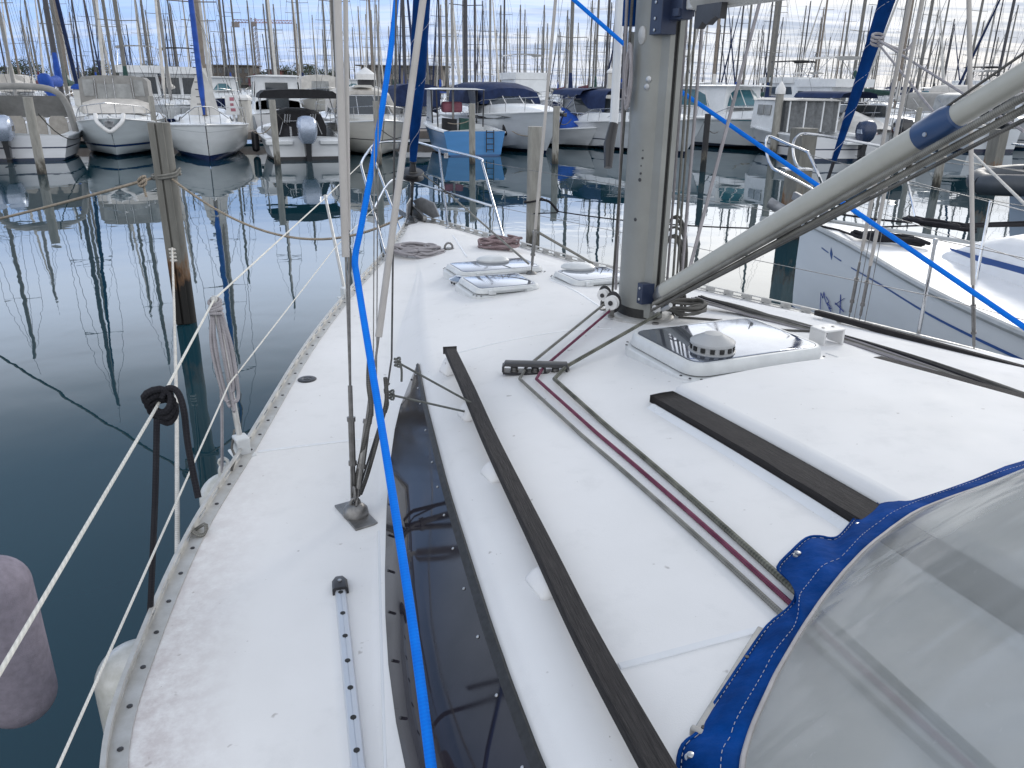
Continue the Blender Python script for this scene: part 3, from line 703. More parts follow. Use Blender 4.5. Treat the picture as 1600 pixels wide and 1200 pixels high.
# ---- pulpit
def pulpit_feet(x, y): return PD(x, y, .0)
pul = MB(); ZT = 1.9; R1 = .0125
F1, F2, F3, F4 = PD(602, 402), PD(627, 362), PD(700, 357), PD(787, 377)
top = [P(564, 256, ZT), P(570, 244, ZT + .02), P(584, 226, ZT + .03), P(600, 222, ZT + .04), P(625, 221, ZT + .05), P(650, 222, ZT + .05), P(687, 232, ZT + .04), P(748, 247, ZT + .01), P(753, 253, ZT)]
pul.tube([F1 + V((0, 0, .02))] + [P(565, 262, ZT - .03)] + spline(top, 4) + [F4 + V((0, 0, .02))], R1, 10)
pul.tube([P(579, 233, ZT + .03), F2], R1, 8); pul.tube([P(686, 232, ZT + .04), F3], R1, 8)
pul.tube([P(585, 325, 1.60)] + spline([P(600, 296, 1.63), P(612, 282, 1.64), P(625, 281, 1.64), P(650, 286, 1.62)], 4) + [P(770, 322, 1.60)], R1 * .9, 8)
for f in (F1, F2, F3, F4): pul.lathe([(.03, -.004), (.03, .006), (.016, .012), (.016, .03)], f, n=14)
pul.box(P(697, 243, 1.85), (.05, .02, .06)); pul.build('pulpit', chrome, YA)
# ---- stanchions and lifelines
def stanchion(base, top_, r=.0125, block=True, m=alu_rail):
    b = MB(); b.tube([base, top_], r, 10, r2=r * .85); b.lathe([(r * 1.1, -.03), (r * 1.2, 0), (r * .6, .006)], top_, (top_ - base), n=10)
    s = b.build('stanchion', m, YA)
    if block:
        b = MB(); R_ = Matrix.Rotation(YAW + rad(12), 3, 'Z'); b.box(base + V((0, 0, .035)), (.055, .07, .085), R_); b.box(base + V((0, 0, .0)), (.09, .12, .012), R_); b.build('stanchion_base', gel_grey, s, bevel=.010)
    return s
S1b, S1t = PD(379, 708), P(334, 464, 1.80); S2b, S2t = PD(541, 466), P(508, 306, 1.84)
stanchion(S1b, S1t); stanchion(S2b, S2t)
S0t = P(-60, 1150, 1.78); S0b = S0t + V((.02, 0, -.6)); stanchion(S0b, S0t)
PT = P(564, 256, ZT)
b = MB(); b.tube([PT, S2t - V((0, 0, .015)), S1t - V((0, 0, .01)), P(247, 632, 1.79), P(0, 1050, 1.78), S0t], .0042, 8); b.build('lifeline', rope_mat('lifeline_white_rope', (.55, .54, .5), (.78, .76, .70), 55, 2, 'twist'), YA)
b = MB(); b.tube([P(585, 325, 1.60), P(525, 385, 1.54), P(358, 600, 1.50), P(90, 1200, 1.47), P(60, 1270, 1.47)], .0032, 8); b.build('lifeline', rope_mat('lifeline_thin', (.55, .54, .5), (.74, .72, .68), 80, 2, 'twist'), YA)
St = P(1462, 374, 1.80); Sb = P(1434, 528, 1.18); stanchion(Sb, St, block=False, m=chrome)
PTs = P(753, 253, ZT)
b = MB(); b.tube([PTs, St, P(1640, 412, 1.80)], .0026, 6); b.tube([P(770, 322, 1.6), P(1452, 462, 1.5), P(1640, 510, 1.49)], .0024, 6); b.build('lifeline', chrome_d, YA)
# ---- bow roller, anchor, furling drum and furled genoa
b = MB(); bw = W(4.45, 0, 1.31)
b.loft([[W(a, l, z) for l, z in ((-w, .0 + 1.30), (-w, 1.36), (-w + .008, 1.36), (-w + .008, 1.31), (w - .008, 1.31), (w - .008, 1.36), (w, 1.36), (w, 1.30))] for a, w in ((4.2, .06), (4.85, .045))])
b.poly([W(4.15, .17, 1.305), W(4.15, -.17, 1.305), W(4.6, -.035, 1.315), W(4.6, .035, 1.315)], .008); b.build('bow_roller', chrome_d, YA, sharp=30)
fb = W(4.56, 0, 1.33); ft = W(-0.05, 0, 16.4); fdv = (ft - fb).normalized()
b = MB(); b.bar(fb - fdv * .03, fb + fdv * .42, .03, .05); b.build('forestay', dk_metal, YA)
dr = fb + fdv * .42; b = MB(); b.lathe([(.085, 0), (.09, .006), (.05, .015), (.05, .055), (.088, .062), (.084, .07), (.03, .075), (.02, .16), (.03, .17)], dr, fdv, n=24, sx=1.35, sy=1.35); b.build('furling_drum', black_pl, YA, sharp=40)
b = MB(); pts = [dr + fdv * (.045) + (DA * math.cos(t) + DL * math.sin(t)) * (.062 + .004 * (i % 2)) + fdv * (.014 * math.sin(t * .37)) for i, t in enumerate([k * .5 for k in range(60)])]
b.tube(pts, .006, 6); b.build('furling_line', r_dkgrey, YA)
b = MB()
jp = []
for i in range(60):
    s = .60 + i * .26; jp.append((fb + fdv * s, .034 + min(.045, .014 * i) * (1 if i < 40 else 1 - (i - 40) / 24)))
b.tube([p for p, _ in jp], [r for _, r in jp], 14); jib = b.build('furled_genoa', sail_blue, YA, sharp=80)
b = MB()
hp = []
for i in range(160):
    s = .62 + i * .035; rr = .034 + min(.045, .014 * (s - .6) / .26) + .003; t = i * .45; hp.append(fb + fdv * s + (DA * math.cos(t) + DL * math.sin(t)) * rr)
b.tube(hp, .0018, 4); b.build('lashing', thread, jib)
# anchor (plough type) lashed on the bow roller
an = thing('anchor', 'grey plough anchor stowed on the bow roller of the near yacht', 'anchor', P(640, 340, 1.33))
A = lambda a, l, z: W(4.45 + a, -.03 + l, 1.36 + z)
b = MB(); b.bar(A(-.30, 0, .0), A(.15, 0, .06), .03, .045, w2=.04, h2=.06); b.build('shank', chrome_d, an, bevel=.004)
galv = mat('galvanised', (.30, .31, .33), .5, .5, var=.15, scale=14)
for s in (1, -1):
    b = MB(); pts = [A(.12, 0, .12), A(-.02, .05 * s, .17), A(-.18, .14 * s, .13), A(-.27, .17 * s, -.0), A(-.16, .13 * s, -.03), A(.02, .05 * s, .02)]
    b.poly(pts, .012, up=(DL * s + V((0, 0, .5))).normalized()); b.build('fluke', galv, an, sharp=30, bevel=.004)
b = MB(); b.lathe([(.03, -.02), (.035, 0), (.03, .02)], A(-.30, 0, .0), DL, n=12); b.build('shackle', chrome_d, an)
# ---- shrouds
def PA(x, y, a):
    d = ray(x, y); t = (a - (CAM - MAST).dot(DA)) / d.dot(DA); return CAM + d * t
def shroud(base, pas, r_cover, y_end, r_low=.008, ext=6.0, cm=None, parts=True):
    """base -> point pas -> on towards the masthead; PVC cover on the upper part, turnbuckle below"""
    d = (pas - base).normalized(); tp = base + d * ((pas - base).length + ext); cov = base + d * y_end
    b = MB(); b.tube([base, tp], r_low * .5, 8); s = b.build('shroud', chrome_d, YA)
    b = MB(); b.tube([cov, tp], r_cover, 10); b.build('shroud_cover', cm or pvc, s)
    if parts:
        b = MB(); b.tube([base + d * .06, base + d * .14], r_low * 1.1, 8); b.tube([base + d * .14, base + d * (.30)], r_low * 1.45, 8); b.tube([base + d * .30, base + d * (.42)], r_low, 8); b.lathe([(r_low * 1.9, -.008), (r_low * 1.9, .008)], base + d * .14, d, n=8); b.lathe([(r_low * 1.9, -.008), (r_low * 1.9, .008)], base + d * .30, d, n=8)
        b.build('turnbuckle', chrome_d, s)
    return s
CH = WD(-1.15, 1.86, .05)
shroud(CH + DA * .02, PA(527, 0, -.90), .013, .86)
shroud(CH - DA * .02, PLN(661, 0, 1.42), .0125, .60, r_low=.0085)
shroud(CH + DA * .01 + DL * .01, PA(540, 0, -.86), .008, .95, parts=False)
b = MB(); c = WD(-1.15, 1.86, 0); R_ = Matrix.Rotation(YAW + rad(10), 3, 'Z'); b.box(c + V((0, 0, .003)), (.085, .20, .008), R_); b.build('chainplate', chrome_d, YA, bevel=.003)
b = MB(); b.lathe([(.046, .005), (.043, .028), (.026, .046), (.006, .050)], c, n=20); b.tube([c + DL * (.016 * math.cos(t)) + V((0, 0, .045 + .024 * math.sin(t))) for t in [k * math.pi / 6 for k in range(12)]], .006, 8, closed=True)
b.tube([c + DA * (.014 * math.cos(t)) + V((0, 0, .085 + .028 * math.sin(t))) for t in [k * math.pi / 6 for k in range(12)]], .005, 8, closed=True); b.build('shackle', chrome_d, YA)
for k, (xb, xt) in enumerate([(583, 586), (588, 592)]):
    b = MB(); p0_ = PA(xb, 650, -1.02); p1_ = PA(xt, 0, -.62); b.tube([p0_, p1_, p1_ + (p1_ - p0_) * 2], .0022, 6); b.build('flag_halyard', chrome_d, YA)
WK = [PA(600, 640, -1.05), PA(608, 600, -1.0), PA(612, 560, -.97)]
b = MB(); p1_ = PA(619, 0, -.7); b.tube([CH, WK[0], WK[2], p1_, p1_ + (p1_ - WK[2]) * 2], .0038, 6); b.build('signal_halyard', dk_metal, YA)
# baby stay on the foredeck, starboard shrouds
bs = PD(830, 428); p_ = PLN(868, 0, -.10); shroud(bs, p_, .011, .32, r_low=.009)
b = MB(); b.lathe([(.04, 0), (.04, .008), (.02, .02)], bs, n=14); b.build('deck_plate', chrome_d, YA)
shroud(P(1326, 500, 1.2), PLN(1422, 0, -1.38), .0115, .50, cm=pvc); shroud(P(1342, 505, 1.2), PLN(1441, 0, -1.36), .0115, .42)
shroud(P(1522, 556, 1.2), PLN(1514, 0, -1.52), .0120, .42)
for xb, xt in ((1333, 1432), (1351, 1447)):
    b = MB(); p0_ = P(xb, 505, 1.25); p1_ = PLN(xt, 0, -1.3); b.tube([p0_, p1_, p1_ + (p1_ - p0_)], .0022, 6); b.build('flag_halyard', chrome_d, YA)
b = MB(); p0_ = PLN(1073, 437, -.12); p1_ = PLN(1188, 0, -.7); b.tube([p0_, p1_, p1_ + (p1_ - p0_)], .010, 8); b.build('lower_shroud', r_lilac, YA)
# stowed white pole with black end in front of the mast
b = MB(); p0_ = D(959, 196, 4.75); p1_ = D(969, 0, 4.75); pd = (p1_ - p0_).normalized(); b.tube([p0_, p1_ + pd * 2], .026, 14); pol = b.build('spinnaker_pole', mat('pole_white', (.62, .64, .66), .35, var=.03), YA)
b = MB(); b.tube([D(950, 262, 4.75), D(952, 225, 4.75), p0_ + pd * .01], [.024, .034, .028], 14); b.build('pole_end', black_pl, pol)
b = MB(); b.loft([ell((.215, .02), .05, .055, z=z) for z in (2.92, 2.95, 3.3, 3.9)]); bag = b.build('rope_bag', sail_blue, YA)
b = MB(); b.box(W(.21, .02, 2.84), (.06, .06, .10), fwd); b.tube([W(.21, .02, 2.79), W(.20, .02, 2.70)], .014, 8); b.tube([W(.10, .02, 2.72), W(.24, .02, 2.72)], .012, 8); b.build('swivel', alu, bag, bevel=.005)
# white cable bracket on the starboard coachroof
a_, l_ = loc(PD(1290, 536)); l_ -= .0
Rb = Matrix.Rotation(YAW, 3, 'Z'); zz = zdeck(a_, l_)
b = MB(); br = W(a_, l_, zz)
for s in (1, -1): b.box(br + DL * (.058 * s) + V((0, 0, .035)), (.012, .10, .07), Rb)
b.box(br + V((0, 0, .074)), (.128, .10, .010), Rb); o = b.build('rope_bridge', white_pl, YA, bevel=.004)
for s in (.03, -.03): b = MB(); b.lathe([(.008, 0), (.008, .002), (.005, .003)], br + V((0, 0, .0795)) + DL * s, n=10); b.build('screw', chrome_d, o)
# ================================================================== SPRAYHOOD (part of the yacht, with its own pieces)
def vinyl():
    m = bpy.data.materials.new('clear_vinyl_window'); m.use_nodes = True; q = G(m.node_tree); b = m.node_tree.nodes['Principled BSDF']; out = m.node_tree.nodes['Material Output']
    t = q.n('ShaderNodeTexCoord'); o = t.outputs['Object']
    nz = q.noise(o, 3.0, 4, .6); fine = q.noise(o, 34, 4, .7)
    q.l(q.mix(q.mapr(nz, .35, .7), (.44, .45, .43), (.36, .37, .355)), b.inputs['Base Color']); b.inputs['Roughness'].default_value = .16
    h = q.math('ADD', q.noise(q.mapping(o, (1, 2.5, 1), (0, 0, rad(30))), 2.2, 2, .4, .6), q.math('MULTIPLY', q.noise(o, 9, 2), .05))
    q.l(q.bump(h, .35, .04), b.inputs['Normal'])
    tr = q.n('ShaderNodeBsdfTransparent'); tr.inputs[0].default_value = (.86, .87, .86, 1)
    mx = q.n('ShaderNodeMixShader'); f = q.math('ADD', q.mapr(nz, .3, .7, .50, .72), q.mapr(fine, .66, .76, 0, .12)); q.l(f, mx.inputs[0])
    q.l(tr.outputs[0], mx.inputs[1]); q.l(b.outputs[0], mx.inputs[2]); q.l(mx.outputs[0], out.inputs[0]); return m
outer = [(1740, 690), (1600, 717), (1520, 738), (1440, 762), (1385, 782), (1362, 792), (1345, 799), (1330, 818), (1312, 838), (1298, 842), (1280, 839), (1260, 842), (1237, 862), (1216, 886), (1228, 902), (1243, 918),
         (1243, 936), (1228, 955), (1200, 978), (1170, 1020), (1130, 1080), (1098, 1128), (1088, 1148), (1068, 1164), (1060, 1200), (1066, 1290)]
inner = [(1740, 712), (1600, 742), (1520, 767), (1440, 797), (1400, 822), (1383, 835), (1366, 848), (1348, 864), (1330, 883), (1318, 896), (1306, 911), (1294, 926), (1282, 942), (1270, 960), (1258, 978), (1247, 996),
         (1237, 1013), (1226, 1032), (1212, 1057), (1200, 1083), (1184, 1118), (1174, 1143), (1168, 1162), (1163, 1180), (1160, 1200), (1152, 1290)]
rr_ = random.Random(3)
O = [PD(x, y, .012 + .006 * rr_.random()) for x, y in outer]; I = [PD(x, y, .055) for x, y in inner]
b = MB(); secs = []
for k, (o, i_) in enumerate(zip(O, I)):
    row = []
    for t in (0, .12, .35, .6, .8, 1.0):
        p = o.lerp(i_, t); p.z += .012 * math.sin(math.pi * t) + (.004 * math.sin(k * 1.9) if 0 < t < 1 else 0); row.append(p)
    secs.append(row)
def rsm(secs, n=3):
    cols = [spline([s[j] for s in secs], n) for j in range(len(secs[0]))]; return [list(r) for r in zip(*cols)]
secs = rsm(secs, 3)
b.loft(secs, closed=False, cap=False); hood = b.build('sprayhood', canvas_blue, YA, sharp=70); md = hood.modifiers.new('s', 'SOLIDIFY'); md.thickness = .004; md.offset = -1
# rolled front hem, grey piping at the window, stitching
b = MB(); b.tube([s[0] for s in secs], .005, 6); b.build('hem', canvas_blue, hood)
b = MB(); b.tube([s[-1] + V((0, 0, .002)) for s in secs], .0055, 6); b.build('piping', trim_grey, hood)
for fr_ in (.07, .66):
    b = MB(); line = []
    for s in secs:
        j = fr_ * 5; i0 = int(j); p = s[i0].lerp(s[i0 + 1], j - i0) + V((0, 0, .0012)); line.append(p)
    fine = []
    for p, q_ in zip(line, line[1:]):
        n_ = max(1, int((q_ - p).length / .006)); fine += [p.lerp(q_, i / n_) for i in range(n_)]
    for i in range(0, len(fine) - 1, 2): b.tube([fine[i], fine[i + 1]], .0006, 4)
    b.build('stitching', thread, hood)
# window
top_z = .62; rows = []
Is = [s[-1] for s in secs]
ctr = W(-4.2, .0, 0)
for k in range(0, len(Is)):
    p = Is[k]; a, l = loc(p); fr_ = k / (len(Is) - 1)
    inw = V((-DA.x, -DA.y, 0)) * .80 + (-DL) * .10 * (l / 1.6)
    row = []
    for j in range(9):
        t = j / 8; row.append(p + inw * (t * .95) + V((0, 0, .80 * t - .10 * t * t)))
    rows.append(row)
b = MB(); b.loft(rows, closed=False, cap=False); b.build('hood_window', vinyl(), hood, sharp=80)
b = MB(); rows2 = [[r[-1] + V((0, 0, .0)), r[-1] + V((0, 0, .02)) - DA * .25 , r[-1] + V((0, 0, -.02)) - DA * .8] for r in rows]
b.loft(rows2, closed=False, cap=False); b.build('roof_canvas', canvas_blue, hood, sharp=70)
for (x, y, r) in [(1246, 868, .0085), (1340, 823, .0075), (1079, 1185, .0085)]:
    p = PD(x, y, .024); b = MB(); b.lathe([(r * 1.25, -.003), (r * 1.25, .002), (r * .8, .003), (r * .85, .009), (r * .6, .0105)], p, n=16); b.build('snap_button', alu, hood)
# aluminium bolt-rope track along the hood edge
b = MB(); t0, t1 = PD(1191, 984, .012), PD(1091, 1146, .012); b.bar(t0, t1, .020, .014); b.bar(t0 + (t1 - t0) * .98, t1 + (t1 - t0) * .02, .03, .02)
trk2 = b.build('hood_track', mat('track_grey', (.44, .43, .41), .5, .3, var=.12, scale=30), YA, sharp=30, bevel=.003)
for f in (.32, .62, .97):
    b = MB(); b.lathe([(.0045, 0), (.0045, .003)], t0.lerp(t1, f) + V((0, 0, .007)) + (t1 - t0).cross(V((0, 0, 1))).normalized() * -.005, n=8); b.build('screw', dk_metal, trk2)

# ================================================================== ROPES ON OUR YACHT
def deck_pts(px, r, n=5, dz=0.0):
    pts = spline([PD(*p) for p in px], n); out = []
    for p in pts: a, l = loc(p); out.append(W(a, l, zdeck(a, l) + r + dz))
    return out
def straight_deck(p, q, r, n=14, lift=0.0):
    pts = []
    for i in range(n + 1):
        v = p.lerp(q, i / n); a, l = loc(v); z = max(v.z, zdeck(a, l) + r); pts.append(W(a, l, z))
    return pts
end_px = [(1222, 964), (1236, 948), (1250, 936)]
out_px = [(812, 592), (838, 592), (866, 592)]; in_px = [(822, 574), (849, 574), (884, 573)]
mast_px = [(948, 472), (957, 482), (1030, 490)]
mats3 = [r_grey, r_red, r_green]; rr3 = [.0068, .0066, .0085]
labs = ['grey control line lying nearest the window on the coachroof', 'burgundy control line between the two grey ones on the coachroof', 'dark flecked control line, thickest of the three beside the burgundy one']
nm = 0
for k in range(3):
    r = rr3[k]; e = PD(*end_px[k]); o = PD(*out_px[k], .018); i_ = PD(*in_px[k], .022); m0 = PD(*mast_px[k], .02); a_, l_ = loc(e)
    ext = e + (e - o).normalized() * 1.0
    mz = [.07, .05, .14][k]
    m0 = P(mast_px[k][0], mast_px[k][1], 1.43 + mz)
    pts = [m0] + straight_deck(m0, i_, r, 6)[1:] + [o] + straight_deck(o, e, r, 16)[1:] + straight_deck(e, ext, r, 6)[1:]
    rope('control_line', labs[k], pts, r, mats3[k], 'rope', 'control lines led through the line organiser')
# lines on the starboard side of the coachroof, under the white bridge
base_px = [(1085, 480), (1180, 496), (1288, 523), (1440, 572), (1610, 634), (1760, 692)]
offs = [(-.075, r_grey, .008), (-.050, r_dkgrey, .010), (-.030, r_black, .009), (-.010, r_lilac, .008), (.008, r_dkgrey, .009), (.024, r_grey, .008), (.038, r_lilac, .007)]
for k, (of, m_, r) in enumerate(offs):
    pts = []
    for i, p in enumerate(spline([PD(*q_) for q_ in base_px], 5)):
        a, l = loc(p); f = 1.0 + .25 * math.sin(i * .35 + k * 1.3); l2 = l + of * f * (1 if i > 1 else .6); pts.append(W(a, l2, zdeck(a, l2) + r + .004 * math.sin(i * .5 + k) + (.05 * max(0, 1 - i / 5.0))))
    rope('deck_line', ['black', 'grey'][k % 2] + ' line under the white bridge, ' + ['farthest from camera', 'second from far side', 'third from far side', 'fourth from far side', 'third nearest', 'second nearest', 'nearest camera'][k], pts, r, m_, 'rope', 'lines led aft under the white bridge')
# starboard single dark line inside the bundle start
rope('deck_line', 'thin grey line curving from the mast foot towards the white bridge', deck_pts([(1060, 497), (1130, 503), (1210, 516), (1275, 520)], .006), .006, r_dkgrey)
# tie-down lines from the wooden grab rail to the signal halyard
g1 = PD(748, 636, .045); g2 = PD(726, 643, .03)
k1, k2 = PA(621, 566, -.97), PA(611, 617, -1.02)
b = MB(); b.tube([k1, g1], .0042, 8); b.tube([g1, g1 + DL * .02 + V((0, 0, -.02)), g2], .0042, 8); b.tube([g2, k2], .0042, 8)
for kk in (k1, k2):
    for j in range(3): b.tube([kk + V((.010 * math.cos(t), .010 * math.sin(t), .012 * (j - 1) + .004 * math.sin(t * 2))) for t in [i * math.pi / 5 for i in range(10)]], .0042, 6, closed=True)
b.tube(spline([k1 + V((.008, 0, .0)), k1 + V((.014, 0, -.03)), k1 + V((.012, 0, -.075))], 4), .0045, 6)
b.tube(spline([k2 + V((-.004, 0, .045)), k2 + V((-.022, 0, .02)), k2 + V((-.012, 0, -.03)), k2 + V((-.022, 0, -.07))], 4), .0045, 6)
tag(b.build('lashing_line', rope_mat('lashing', (.05, .052, .05), (.2, .21, .2), 90, 3)), 'thin dark cord tied from the wooden grab rail across to the shrouds', 'rope')
# dark line wound down the shroud to the chain plate
pts = [PA(577, 560, -1.05)] + [PA(x, y, -1.12) for x, y in [(576, 600), (580, 640), (572, 680), (563, 720), (557, 755), (560, 775)]]
rope('wound_line', 'dark dirty line wound down the near shrouds to the chain plate', spline(pts, 4), .0085, r_dkgrey, 'rope')
pts = [PA(x, y, -1.1) for x, y in [(602, 590), (604, 625), (596, 660), (586, 700), (573, 745), (563, 772)]]
rope('wound_line', 'grey line slanting from the signal halyard down to the chain plate', spline(pts, 4), .0075, r_dkgrey, 'rope')
# bright blue webbing
rope('blue_webbing', 'bright blue webbing strap crossing the left shrouds and the side window', spline([D(623, -160, 3.15), D(619, 0, 3.05), D(597, 170, 2.9), D(566, 345, 2.75), D(555, 402, 2.7), D(559, 440, 2.62), D(576, 545, 2.45), D(600, 690, 2.2), D(641, 950, 1.82), D(674, 1200, 1.56), D(688, 1330, 1.45)], 4), .0112, blue_rope, 'strap', n=10, flat=.45, up=(0, 1, 0))
rope('blue_webbing', 'bright blue webbing strap slanting behind the mast towards the neighbouring yacht', [D(760, -120, 4.6), D(897, 0, 4.6), D(1042, 128, 4.7), D(1220, 250, 4.2), D(1420, 388, 3.7), D(1600, 511, 3.25), D(1760, 620, 2.9)], .012, blue_rope, 'strap', n=10, flat=.5, up=(0, 1, 0))
# halyards down the mast
hy = [((977, 70), (962, 452), .008, r_lilac, .11), ((984, 60), (957, 455), .007, r_dkgrey, .13)]
for (xt, yt), (xb, yb), r, m_, l_ in hy:
    pt_, pb_ = PLN(xt, yt, l_), P(xb, yb, 1.50); top_ = pt_ + (pt_ - pb_).normalized() * 1.5
    rope('halyard', ('pale thick' if r > .0075 else 'dark thin') + ' halyard down the left side of the mast into a white sheave', [top_, pt_, pb_], r, m_, 'rope', 'halyards left of the mast')
rnd = random.Random(11)
for k, (xt, xb, r, m_) in enumerate([(1066, 1032, .008, r_lilac), (1073, 1040, .007, r_lilac), (1080, 1049, .007, r_grey), (1061, 1028, .006, r_dkgrey), (1087, 1055, .006, r_grey), (1098, 1062, .009, r_lilac)]):
    pt_ = PLN(xt, 30, -.16 - .012 * k); pb_ = PLN(xb, 470, -.17 - .01 * k); top_ = pt_ + (pt_ - pb_).normalized() * 1.5
    rope('halyard', 'halyard right of the mast, ' + ['second', 'third', 'fourth', 'closest', 'fifth', 'farthest and thickest'][k] + ' out from the mast track', [top_, pt_, pb_], r, m_, 'rope', 'halyards right of the mast')
def coil(name, label, c, a_ax, b_ax, n_loops, ra, rb, r, m_, seed=0, dz=.35, cat='rope coil', jit=.18, up=V((0, 0, 1))):
    rn = random.Random(seed); pts = []
    for i in range(n_loops):
        ja, jb = 1 + rn.uniform(-jit, jit), 1 + rn.uniform(-jit, jit); oa, ob = rn.uniform(-.12, .12) * ra, rn.uniform(-.15, .15) * rb; tw = rn.uniform(-.25, .25)
        for k in range(12):
            t = 2 * math.pi * k / 12; ca, sb = math.cos(t + tw) * ra * ja + oa, math.sin(t + tw) * rb * jb + ob
            pts.append(V(c) + a_ax * ca + b_ax * sb + up * (r * (.9 + dz * i) + r * (.6 + dz) * (1 + math.sin(t * 3 + i * 1.7)) * .8))
    return rope(name, label, pts, r, m_, cat, smooth_n=2)
xh = cR; zh = V((0, 0, 1))
coil('halyard_coil', 'grey halyard coil hanging in long loops behind the right side of the mast', PLN(1047, 420, -.24), (DL * .75 + DA * .3).normalized(), zh, 7, .07, .24, .0075, r_dkgrey, 5, 0, jit=.15, up=-DA)
coil('halyard_coil', 'pale plaited halyard tail bunched on the left edge of the mast', PLN(985, 118, .12), (DA).normalized(), zh, 4, .022, .13, .008, r_lilac, 6, 0, jit=.25, up=DL)
coil('mast_foot_coil', 'dark tangled tails bundled at the mast foot behind the vang', W(-.22, -.14, 1.50), DL, DA, 7, .13, .09, .008, r_dkgrey, 8, .55, jit=.35)
coil('mast_foot_coil', 'lighter grey tails heaped on the collar right of the mast foot', W(-.10, -.20, 1.50), (DL*.6+DA*.3), zh, 6, .05, .07, .006, r_dkgrey, 9, .3, jit=.5, up=DA)
# turning blocks at the mast foot
def block(name, label, c, r, axis, ax2=None):
    t = thing(name, label, 'pulley', c); c = V(c)
    b = MB()
    for s in (-1,): b.lathe([(.001, -.002), (r * 1.05, -.002), (r * 1.05, .003), (.001, .004)], c + axis * (.017 * s), axis, n=20, sy=1.25, xdir=axis.cross(V((0, 0, 1))))
    b.lathe([(r * .3, .012), (r * .3, .019), (.001, .02)], c, axis, n=12)
    b.build('cheek', black_pl, t, sharp=30)
    b = MB(); b.lathe([(r * .86, -.013), (r * .72, -.004), (r * .72, .004), (r * .86, .013)], c, axis, n=20); b.build('sheave', white_pl, t, sharp=30)
    b = MB(); b.box(c - V((0, 0, r * 1.15)), (.03, .012, r * .9), Matrix.Rotation(YAW, 3, 'Z')); b.lathe([(.018, 0), (.018, .01)], V((c.x, c.y, 1.443)), n=12); b.build('becket', chrome_d, t)
vx = (DL * .85 + (-DA) * .5).normalized()
block('turning_block', 'white turning sheave furthest left at the mast foot', P(943, 461, 1.53), .040, vx)
block('turning_block', 'white turning sheave tight against the left of the mast foot', P(956, 473, 1.525), .046, vx)
# vang tackle
for (dl, dz, r, m_) in [(.035, -.088, .0128, r_grey), (.012, -.122, .0128, r_grey), (.05, -.152, .007, r_dkgrey)]:
    a0 = v0 + DL * dl + V((0, 0, dz * .55)); a1 = PLN(1600, 150 + (-.085 - dz) * 560, dl); 
    rope('vang_tackle', ['upper braided tackle rope beneath the vang', 'middle braided tackle rope beneath the vang', 'thin lowest tackle rope beneath the vang'][[.0128, .007].index(r) * 2 + (1 if dl == .012 else 0)], [a0, a1, a1 + (a1 - a0).normalized() * .5], r, m_, 'rope', 'ropes of the vang tackle')
rope('thin_line', 'thin dark line running just above the vang to the boom', [PLN(1078, 445, .02), PLN(1600, 83, .02), PLN(1700, 14, .02)], .0045, r_dkgrey)
tb = v0 + V((0, 0, -.07)) + DL * .03 - DA * .02
block('tackle_block', 'grey tackle block hanging under the lower end of the vang', tb, .026, DL)
b = MB(); b.lathe([(.012, -.04), (.016, 0), (.012, .04)], tb - DA * .09 + V((0, 0, .03)), vd, n=12); tag(b.build('rope_clamp', alu), 'small silver cam clamp on the tackle under the vang', 'clamp')
# lines tied round the neighbour's furled sail
q0 = D(1371, 62, 6.8)
b = MB(); b.tube([q0, D(1505, 146, 5.0), D(1600, 205, 4.4)], .009, 6); b.tube([q0 + V((0, 0, -.02)), D(1458, 174, 5.6)], .009, 6)
for j in range(3): b.tube([q0 + V((.05 * math.cos(t), .03 * math.sin(t), .03 * (j - 1) + .02 * math.sin(t))) for t in [i * math.pi / 5 for i in range(10)]], .012, 6, closed=True)
b.tube(spline([q0, q0 + V((.12, 0, -.05)), q0 + V((.26, 0, -.08)), q0 + V((.32, 0, .0))], 4), .012, 6)
tag(b.build('sail_tie', r_lilac), 'pale line knotted round the furled blue genoa of the neighbouring yacht', 'rope')
# coils on the foredeck
coil('rope_coil', 'grey rope coil lying on the foredeck left of the pad eye', PD(650, 398, .0), (DL * .6 - DA * .8).normalized(), (DL * .8 + DA * .6).normalized(), 8, .12, .17, .0115, r_lilac, 2, .65, jit=.45)
coil('rope_coil', 'faded red rope coil heaped against the right toe rail of the foredeck', PD(782, 389, .0), (DA).normalized(), DL, 10, .12, .13, .0105, r_pink, 4, .75, jit=.5)
# mooring line from the bow to the foredeck and short lines
rope('tie_line', 'grey line stretched from the pulpit down to the deck plate of the inner stay', [P(660, 272, 1.85), D(700, 302, 8.0), PD(826, 412, .1)], .008, r_grey)
rope('tie_line', 'grey line from the inner stay slanting down to the right toe rail', [PLN(841, 363, -.12), PD(926, 412, .06)], .010, r_grey)

# black rope tied to the lifeline
K = P(247, 626, 1.80)
b = MB(); R0 = .0095
for j in range(3): b.tube([K + V(((.036) * math.cos(t), .012 * math.sin(t * 2) + .01 * j, .034 * math.sin(t) - .02 * j)) for t in [i * math.pi / 7 for i in range(14)]], R0, 8, closed=True)
tt = K.length
def near(x, y, dt=0): return D(x, y, (K - CAM).dot(cF) + dt)
b.tube(spline([near(245, 655), near(243, 760, .02), near(239, 860, .06), near(235, 950, .10), near(232, 1010, .14)], 4), R0 * .95, 8)
b.tube(spline([near(252, 622), near(262, 607), near(277, 612), near(287, 640), near(293, 690, .02), near(302, 740, .03), near(310, 778, .03)], 5), R0 * .95, 8)
tag(b.build('black_rope', r_black, sharp=80), 'thick black rope hitched on the near lifeline with its end hanging down', 'rope')
